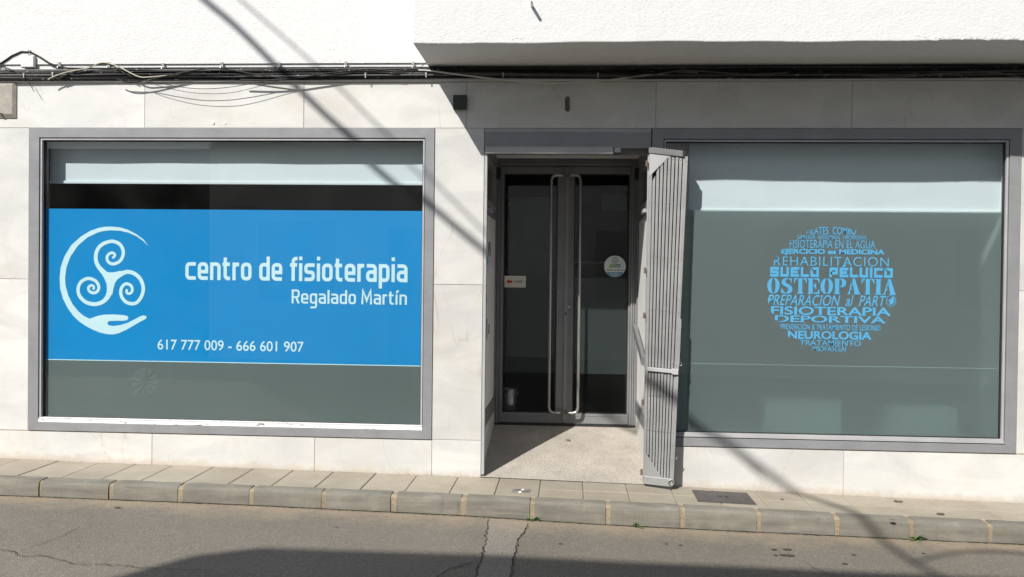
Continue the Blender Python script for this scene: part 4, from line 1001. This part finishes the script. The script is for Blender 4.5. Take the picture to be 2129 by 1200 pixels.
# ---------------------------------------------------------------- cables along the facade
def cable(pts, r, m, label, group='cables clipped along the top of the shopfront', name='wall_cable'):
    mb = MB(); mb.tube([tuple(p) for p in pts], r, 8); o = mb.build(name, m, smooth=True); return tag(o, label, 'cable', group)
def run(x0, x1, base, amp, y, seed, drop=()):
    rnd = random.Random(seed); ph = [rnd.uniform(0, 6.28) for _ in range(4)]; P = []; n = int((x1-x0)/.07)
    for i in range(n+1):
        x = x0+(x1-x0)*i/n
        z = base+amp*(math.sin(x*1.1+ph[0])*.6+math.sin(x*2.7+ph[1])*.3+math.sin(x*5.3+ph[2])*.15)
        for (c_, w_, a_) in drop: z += a_*math.exp(-((x-c_)/w_)**2)
        yy = y+.006*math.sin(x*1.7+ph[3]); P.append((x, yy, z))
    return P
zk = lambda py: W(1064, py).z     # height on the wall at mid frame
spec = [ # base_py, amp, y, radius, material
    (140.5, .003, -.010, .0065, CAB_K), (145, .003, -.018, .011, CAB_G), (148.5, .003, -.012, .008, CAB_K), (151, .006, -.030, .0085, CAB_K),
    (153.5, .006, -.016, .010, CAB_K), (155.5, .007, -.036, .006, CAB_G), (157.5, .006, -.022, .009, CAB_K), (159.5, .006, -.032, .0055, CAB_K),
    (161.5, .005, -.014, .010, CAB_K), (163, .004, -.028, .006, CAB_K), (150, .006, -.044, .005, CAB_K), (156, .008, -.046, .0055, CAB_K), (160, .006, -.042, .005, CAB_G),
    (149.5, .004, -.022, .010, CAB_K), (154.5, .005, -.026, .011, CAB_K), (159, .005, -.024, .010, CAB_K), (164, .003, -.016, .009, CAB_K), (147, .005, -.034, .007, CAB_K)]
desc = ['thin black cable, topmost of the run, held by clips', 'thick grey cable spattered with white paint near top of run', 'black cable just under the thick grey spattered one', 'black cable in the upper middle of the bundle',
        'thick black cable in the middle of the bundle against wall', 'thin grey cable crossing in front of the bundle middle', 'black cable in the lower middle of the bundle', 'thin black cable near the bottom of the bundle',
        'thick black cable lowest against wall above marble ledge', 'thin black cable just above the marble ledge', 'thin black cable outermost at the top of bundle', 'thin black cable outermost at the middle of bundle', 'thin grey cable outermost at the bottom of bundle', 'thick black cable behind the thin ones in upper bundle', 'thickest black cable through the middle of the bundle', 'thick black cable behind the thin ones in lower bundle', 'black cable resting on the marble ledge', 'black cable along the top front of the bundle']
for i, (py, amp, y, r, m) in enumerate(spec):
    dr = []
    if i == 0: dr = [(-3.93, .10, .115)]
    if i in (3, 6): dr = [(-3.1, .30, .02)]
    if i == 0:
        P = run(-9, 9, zk(py), amp, y, i)
        P = [(x, yy, z+.125*math.exp(-abs((x+3.93)/.17)**2.2)) for x, yy, z in P]
    else: P = run(-9, 9, zk(py), amp, y, i, dr)
    cable(P, r, m, desc[i])
def wc_(pts, y): return spline([W(px, py, yy) for (px, py), yy in zip(pts, y if isinstance(y, list) else [y]*len(pts))], 8)
cable(wc_([(100, 166), (110, 160), (140, 150), (185, 141), (205, 132), (222, 131), (245, 138), (262, 147), (290, 160), (315, 160), (350, 157), (372, 154)], -.062), .0045, CAB_T, 'loose tan cable arching over the black bundle at left')
cable(wc_([(120, 162), (150, 152), (180, 142), (200, 134), (222, 133), (236, 138), (255, 150), (275, 160)], -.055), .004, CAB_K, 'thin black wire arching beside loose tan cable')
cable(wc_([(250, 165), (300, 168), (345, 176), (400, 184), (450, 184), (500, 178), (560, 167), (600, 160)], -.070), .0022, CAB_K, 'thin dark wire sagging below bundle over left window')
cable(wc_([(300, 168), (330, 178), (380, 190), (430, 195), (480, 193), (530, 182), (580, 168), (620, 160)], -.075), .0018, CAB_K, 'thinnest dark wire sagging lowest over the left window')
cable(wc_([(240, 163), (262, 170), (300, 168), (345, 158), (395, 148), (440, 142), (480, 146), (540, 156), (600, 164)], -.066), .0045, CAB_K, 'black cable snaking up and over bundle left of centre')
cable(wc_([(500, 166), (560, 167), (610, 163), (660, 156), (710, 149), (770, 144), (830, 150)], -.068), .0055, CAB_K, 'black cable rising across bundle right of the pole shadow')
cable(wc_([(870, 146), (893, 147), (930, 152), (1000, 161), (1060, 167), (1130, 172), (1200, 171), (1260, 167), (1310, 161), (1360, 155), (1450, 150)], [-.05, -.06, -.07, -.07, -.07, -.07, -.07, -.065, -.05, -.04, -.03]), .0055, CAB_W, 'whitish cable sagging below bundle above the doorway')
cable(wc_([(1270, 158), (1330, 160), (1380, 152), (1420, 147), (1470, 149), (1560, 155), (1640, 151)], -.06), .004, CAB_G, 'thin grey cable crossing bundle above doorway right corner')
cable(wc_([(1795, 157), (1830, 159), (1870, 160), (1900, 158), (1960, 153), (2060, 150), (2129, 162), (2200, 166)], -.06), .0045, CAB_G, 'thin grey cable hanging from bundle under bay at right')
cable(wc_([(0, 133), (10, 140), (20, 144), (30, 148)], -.05), .004, CAB_K, 'short dark cable end curling at far left')
cable(wc_([(56, 164), (60, 172), (66, 182), (71, 191)], -.05), .0022, CAB_K, 'frayed wire end dangling over marble at far left')
cable(wc_([(868, 147), (875, 140), (884, 132)], -.05), .002, CAB_K, 'short wire end poking up at corner of bay')
# clips
def clip(px, py, label):
    c = W(px, py, -.012); e = empty('cable_clip', (c.x, -.006, c.z-.012), label, 'clip', 'metal clips holding the top cable')
    mb = MB(); mb.box(c.x-.009, c.x+.009, -.004, .0, c.z-.018, c.z+.02); mb.build('clip_plate', CLIP, e, bev=.001)
    mb = MB(); mb.ring((c.x+.001, -.014, c.z+.010), .008, .0025, 'y', 10, -1.2, 3.6); mb.tube([(c.x, -.006, c.z-.016), (c.x, -.026, c.z-.018), (c.x, -.028, c.z-.028)], .0028, 6); mb.build('clip_hook', CLIP, e, smooth=True)
for px, py, lb in [(60, 109, 'galvanised clip at top of the cable hump, far left'), (122, 134, 'galvanised clip just right of the cable hump'), (224, 134, 'galvanised clip behind arching tan cable'), (338, 136, 'galvanised clip over sagging thin wires'),
                   (460, 134, 'galvanised clip left of the thick diagonal shadow'), (579, 135, 'galvanised clip just right of the thick diagonal shadow'), (718, 133, 'galvanised clip between diagonal shadow and the bay'), (858, 134, 'galvanised clip right beside corner of the bay'), (9, 146, 'galvanised clip at the left end of cable run')]:
    clip(px, py, lb)
def straps(px, py, label):
    c = W(px, py, -.05); mb = MB(); mb.box(c.x-.0035, c.x+.0035, c.y-.006, c.y+.0, c.z-.014, c.z+.014); mb.ring((c.x, c.y-.006, c.z+.013), .006, .002, 'y', 8)
    tag(mb.build('cable_tie', CLIP, bev=.0008), label, 'cable tie', 'pale ties round the cable bundle')
for px, py, lb in [(110, 156, 'pale tie on the bundle under cable hump'), (50, 158, 'pale tie on the bundle left of cable hump'), (760, 158, 'pale tie on the bundle left of the bay corner'), (886, 157, 'pale tie on the bundle at the bay corner'), (1046, 157, 'dim tie on the bundle left of doorway whitish cable sag'), (1243, 158, 'dim tie on bundle above the right door leaf')]:
    straps(px, py, lb)
# painted-over junction box on white wall
x0, x1, z0, z1 = rect(47, 117, 75, 142)
jb = empty('junction_box', ((x0+x1)/2, 0, z0), 'white painted junction box on wall under the cable hump', 'junction box')
mb = MB(); mb.box(x0, x1, -.022, .0, z0, z1); mb.build('box_body', STUCCO, jb, bev=.003)
mb = MB(); mb.box(x0+.004, x1-.004, -.027, -.0225, z0+.004, z1-.004); mb.build('box_lid', STUCCO, jb, bev=.002)
# bevelled grey plate top left
x0, x1, z0, z1 = rect(-62, 171, 35, 246)
pb = empty('meter_box', ((x0+x1)/2, 0, z0), 'weathered grey box lid held by a screw on marble, left of window', 'meter box')
mb = MB(); c = .022; yf = -.022
O = [(x0, z0), (x1, z0), (x1, z1), (x0, z1)]; I = [(x0+c, z0+c*1.2), (x1-c, z0+c*1.2), (x1-c, z1-c), (x0+c, z1-c)]
vs = [(p[0], 0, p[1]) for p in O]+[(p[0], -.006, p[1]) for p in O]+[(p[0], yf, p[1]) for p in I]
mb.add(vs, [(8, 9, 10, 11)]+[(i, (i+1) % 4, 4+(i+1) % 4, 4+i) for i in range(4)]+[(4+i, 4+(i+1) % 4, 8+(i+1) % 4, 8+i) for i in range(4)]+[(3, 2, 1, 0)])
mb.build('box_lid', STONE, pb)
c = W(3, 238, -.02); mb = MB(); mb.ring((c.x, -.024, c.z), .009, .003, 'y', 14); mb.tube([(c.x, -.02, c.z), (c.x, -.024, c.z)], .006, 10); mb.build('screw', RUST, pb)
# dark green square box
x0, x1, z0, z1 = rect(943, 199, 970.5, 228.5)
gb = empty('alarm_box', ((x0+x1)/2, 0, z0), 'small square dark green box on marble left of doorway', 'box')
mb = MB(); mb.box(x0, x1, -.03, 0, z0, z1); mb.build('box_body', GREENBOX, gb, bev=.003)
mb = MB(); mb.box(x0+.006, x1-.006, -.033, -.0305, z0+.006, z1-.006); mb.build('box_cover', GREENBOX, gb, bev=.001)
# oval slotted bracket
x0, x1, z0, z1 = rect(1175, 201, 1184, 232)
rb_ = empty('wall_bracket', ((x0+x1)/2, 0, z0), 'small rusty slotted metal bracket above the doors', 'bracket')
xc = (x0+x1)/2; rr = (x1-x0)/2; pts = arc(xc, z1-rr, rr, rr, 0, 180, 8)+arc(xc, z0+rr, rr, rr, 180, 360, 8)
mb = MB(); mb.prism(pts, -.006, 0); mb.build('bracket_plate', RUST, rb_)
mb = MB(); stroke(mb, [(p[0]*.8+xc*.2, p[1]) for p in pts], .003, -.0068, True); mb.tube([(xc, -.006, z1-.02), (xc, -.016, z1-.022)], .004, 8); mb.tube([(xc, -.006, z0+.03), (xc+.004, -.014, z0+.028)], .004, 8); mb.build('bracket_rim', RUST, rb_)
# bolt stub sticking out of the bay
c = W(1106, 13, BY); mb = MB()
e = empty('pipe_stub', (c.x, BY, c.z), 'short white pipe stub sticking out of the bay wall', 'pipe')
d = W(1107, 14, BY-.09)
mb.tube([(c.x, BY+.01, c.z), (c.x+.002, BY-.085, c.z-.002)], .0095, 14); mb.build('stub_tube', WHITE, e, smooth=True)
mb = MB(); mb.tube([(c.x+.002, BY-.0855, c.z-.002), (c.x+.002, BY-.0865, c.z-.002)], .006, 12); mb.build('stub_hole', GASKET, e)
# drilled holes with white filler in the marble
for px, py, rr, lb in [(443, 256, .011, 'larger white filled screw hole in marble above left window'), (468, 256, .007, 'smaller white filled screw hole in marble above left window')]:
    c = W(px, py); mb = MB(); mb.ring((c.x, -.001, c.z), rr*.8, rr*.5, 'y', 12); mb.tube([(c.x, -.001, c.z), (c.x, -.0025, c.z)], rr*.5, 8); tag(mb.build('screw_plug', WHITE, smooth=True), lb, 'plug', 'screw plugs in the marble')

# ---------------------------------------------------------------- pavement details
def pv_(px, py, dz): p = onsurf(px, py, zp); return Vector((p.x, p.y, zpc(p.x)+dz))
C4 = [pv_(1441, 1021, 0), pv_(1552, 1025, 0), pv_(1572, 1049, 0), pv_(1450, 1045, 0)]
x0, x1 = (C4[0].x+C4[3].x)/2, (C4[1].x+C4[2].x)/2; y1, y0 = (C4[0].y+C4[1].y)/2, (C4[2].y+C4[3].y)/2
mc = empty('utility_cover', ((x0+x1)/2, (y0+y1)/2, zp((x0+x1)/2)), 'ribbed dark iron utility cover in pavement right of the gate', 'utility cover')
mb = MB(); mb.hexa([(x0, y0, zpc(x0)-.01), (x1, y0, zpc(x1)-.01), (x1, y1, zpc(x1)-.01), (x0, y1, zpc(x0)-.01), (x0, y0, zpc(x0)+.005), (x1, y0, zpc(x1)+.005), (x1, y1, zpc(x1)+.005), (x0, y1, zpc(x0)+.005)]); mb.build('cover_plate', IRON, mc)
mb = MB()
for i in range(26):
    x = x0+.012+(x1-x0-.024)*i/25; mb.box(x-.002, x+.002, y0+.01, y1-.01, zpc(x)+.0045, zpc(x)+.0075)
mb.build('ribs', IRON, mc)
mb = MB()
for q in (-.022, .022): xq = (x0+x1)/2+q; yq = (y0+y1)/2; mb.box(xq-.012, xq+.012, yq-.014, yq+.014, zpc(xq)+.006, zpc(xq)+.0085)
mb.build('lifting_slot', GASKET, mc)
c = pv_(1084, 1021.5, 0); wc2 = empty('water_cover', tuple(c), 'small square worn metal water valve cover below the doorway', 'valve cover')
mb = MB(); mb.box(c.x-.058, c.x+.058, c.y-.05, c.y+.05, c.z-.01, c.z+.003); mb.build('cover_frame', simple('worn_cover', (.22, .21, .20), .6, .2, .3, 40), wc2, bev=.002)
mb = MB(); mb.ring((c.x, c.y, c.z+.003), .042, .004, 'z', 22); mb.ring((c.x, c.y, c.z+.003), .02, .003, 'z', 14); mb.build('cover_ring', STEEL, wc2, smooth=True)
# dirt-filled gap between kerb and asphalt
mb = MB(); vs = []; nq = 400; rg = random.Random(8)
for i in range(nq+1):
    x = -5+9*i/nq
    for y in (-.597, -.606-abs(rg.gauss(0, .005))): vs.append((x, y, rz(x, y)+.004))
mb.add(vs, [(2*i, 2*i+1, 2*i+3, 2*i+2) for i in range(nq)]); mb.build('gutter_gap', CRACK, road)
# weeds in the gutter
def weed(px, py, n, sz, seed, label):
    rnd = random.Random(seed); c = roadpt(px, py); c.y = min(c.y, -.604); e = empty('gutter_weed', (c.x, c.y, rz(c.x, c.y)), label, 'weed', 'weeds growing in the gutter')
    mb = MB(); b0 = Vector((c.x, c.y, rz(c.x, c.y)))
    for i in range(n):
        th = rnd.uniform(0, 6.28); ln = sz*1.3*rnd.uniform(.5, 1); el = rnd.uniform(.25, 1.1); wd = ln*rnd.uniform(.14, .24)
        d = Vector((math.cos(th)*math.cos(el), math.sin(th)*math.cos(el)*.5-.15, math.sin(el))); sd = Vector((-math.sin(th), math.cos(th), 0)); st_ = b0+Vector((rnd.uniform(-.02, .02), rnd.uniform(-.008, .008), 0)); vs = []
        for k in range(5):
            t = k/4; p = st_+d*ln*t-Vector((0, 0, .35*ln*t*t)); p.z = max(p.z, rz(p.x, p.y)+.002); q = wd*math.sin(math.pi*min(.97, t*.9+.06))
            vs += [tuple(p-sd*q*.5), tuple(p+sd*q*.5)]
        mb.add(vs, [(2*k, 2*k+1, 2*k+3, 2*k+2) for k in range(4)])
    mb.build('leaves', LEAF, e)
weed(1110, 1080, 16, .055, 1, 'low green weed tuft in gutter below the doorway')
weed(1018, 1078, 9, .03, 2, 'tiny weed at the head of the road crack')
weed(1322, 1088, 14, .06, 3, 'leafy weed in the gutter below the folding gate')
weed(1893, 1115, 14, .085, 4, 'largest weed with long leaves, in right gutter by kerb joint')
weed(1101, 1083, 8, .03, 6, 'sparse weed sprig beside the low green tuft')
# grit along the gutter and the wall foot
rnd = random.Random(5); mb = MB()
for i in range(2600):
    x = rnd.uniform(-4.4, 3.5); r = rnd.uniform(.0015, .005); y = -.603-abs(rnd.gauss(0, .010))
    if rnd.random() < .12: y = -.6-rnd.random()**2*.9
    z = rz(x, y); vs = [(x+r*rnd.uniform(.6, 1.5), y, z), (x, y+r, z), (x-r*rnd.uniform(.6, 1.5), y, z), (x, y-r, z), (x, y, z+r*1.1)]
    mb.add(vs, [(0, 1, 4), (1, 2, 4), (2, 3, 4), (3, 0, 4)])
tag(mb.build('gutter_grit', simple('brown_grit', (.16, .125, .085), .9, var=.5, vs=60)), 'fine brown grit lying along the kerb foot', 'grit', kind='stuff')
mb = MB()
for i in range(420):
    x = rnd.uniform(-4.4, 3.4)
    if JL < x < JR: continue
    r = rnd.uniform(.0015, .004); y = -.004-abs(rnd.gauss(0, .006)); z = zpc(x)
    vs = [(x+r, y, z), (x, y+r*.5, z), (x-r, y, z), (x, y-r, z), (x, y, z+r)]; mb.add(vs, [(0, 1, 4), (1, 2, 4), (2, 3, 4), (3, 0, 4)])
tag(mb.build('wall_foot_dirt', simple('dark_soil', (.12, .08, .05), .9, var=.4, vs=40)), 'dark crumbs of dirt along the foot of the marble', 'dirt', kind='stuff')
# dry leaves / scraps
DRY = simple('dry_leaf', (.10, .075, .05), .8, var=.3, vs=30)
leafs = [('p', 1867, 1044, .03, 'dry brown leaf on the right pavement near the wall'), ('p', 1955, 1070, .028, 'dry brown leaf on the right pavement near the kerb'), ('p', 1626, 1040, .016, 'tiny dry leaf on pavement right of the iron cover'), ('r', 244, 1057, .022, 'thin dark twig on road at left by kerb'), ('k', 1855, 1082, .02, 'dry leaf on top of the right kerb'), ('d', 1181, 936, .022, 'small dry leaf on doorway floor')]
for kd, px, py, r, lb in leafs:
    if kd == 'p': c = pv_(px, py, .004)
    elif kd == 'r': c = roadpt(px, py, .007)
    elif kd == 'k': c = onsurf(px, py, zp, .003)
    else: c = onsurf(px, py, lambda x: .075, 0); c.z = interp(c.y, [0, DY], [zpc(c.x), zd0])+.016
    mb = MB(); pts = []
    for k in range(10): th_ = k/10*6.283; q = rnd.uniform(.75, 1.1); pts.append((c.x+math.cos(th_)*r*q, c.y+math.sin(th_)*r*.6*q, c.z+rnd.uniform(.0, .006)))
    pts.append((c.x, c.y, c.z+.003)); mb.add(pts, [(k, (k+1) % 10, 10) for k in range(10)])
    tag(mb.build('dry_leaf', DRY), lb, 'leaf', 'dry leaves on the ground')

# ---------------------------------------------------------------- across the street (behind the photographer)
oy = -8.4
ob = empty('opposite_house', (3, oy, -.2), 'two storey white house across the street behind the viewpoint', 'building')
top = [(-6.06, 6.42), (-6.06, 6.73), (-5.88, 6.93), (-5.5, 6.94), (-4.51, 6.995), (-3.49, 7.01), (-2.25, 7.01), (12, 7.0)]
mb = MB(); mb.prism([(-6.06, -.4)]+top+[(12, -.4)], oy-6, oy); mb.build('front_wall', m_stucco('opposite_stucco', (.66, .65, .62)), ob)
mb = MB()
for x in (-4.6, -1.6, 1.4, 4.4, 7.4): mb.box(x, x+1.1, oy-.02, oy+.012, 4.0, 5.4)
mb.box(-3.0, -1.9, oy-.02, oy+.012, -.2, 2.2)
for x in (-5.2, .5, 3.2, 6.2): mb.box(x, x+1.3, oy-.02, oy+.012, 1.0, 2.3)
mb.build('shutter', simple('pale_shutter', (.42, .41, .38), .6), ob)
mb = MB(); N_ = 12
for i in range(N_):
    x = -6.0+.13*i; mb.tube([(x, oy+.0, 3.95), (x, oy+.55, 3.62)], .06, 8)
mb.build('tiled_canopy', simple('roof_tile', (.36, .17, .10), .85, var=.3), ob)
ow = empty('reflection_block', (-11, oy-.4, -.2), 'low near-black block added across the street to darken window reflections', 'building')  # unseen block added to give the left window its dark reflection
mb = MB(); mb.box(-18, -6.2, oy-4, oy-.6, -.4, 3.6); mb.build('reflection_block_wall', simple('reflection_dark', (.012, .013, .012), .8), ow)
# overhead cables crossing the street: their shadows fall on the facade
def over(pts, ks, r, label, lead=2.0):
    P = []
    for p, k in zip(pts, ks): P.append(Vector(p)-Vector((.38, .62, -.627))*k)
    P = ([P[0]+(P[0]-P[1])*lead] if lead else [])+P+[P[-1]+(P[-1]-P[-2])*.6]
    cable(spline(P, 10), r, CAB_K, label, 'overhead cables crossing the street', 'overhead_cable')
wp = lambda px, py: tuple(W(px, py)); gp = lambda px, py: tuple(roadpt(px, py))
over([wp(425, 0), wp(500, 64), wp(620, 184), wp(729, 285), wp(1010, 524), wp(1410, 852), wp(1500, 915), wp(1636, 1013), tuple(pv_(1705, 1041, 0)), tuple(pv_(1768, 1063, 0)), gp(1832, 1122), gp(1900, 1170), gp(1965, 1203)],
     [5, 5.25, 5.7, 6.15, 7.3, 8.9, 9.2, 9.8, 10.2, 10.5, 10.9, 11.4, 11.6], .024, 'thick black overhead cable slanting high across the street')
over([wp(500, 0), wp(660, 140), wp(800, 275), wp(1090, 560), wp(1400, 830)], [6, 6.4, 6.9, 7.9, 8.8], .0085, 'thinner black overhead cable slanting high across the street')
over([gp(1900, 1172), gp(1925, 1163), gp(1955, 1155), gp(2000, 1148), gp(2070, 1147), gp(2129, 1152), gp(2230, 1175)], [11.4, 11.3, 11.2, 11.1, 11, 11, 11], .02, 'looping black overhead cable high above the right of street', 0)
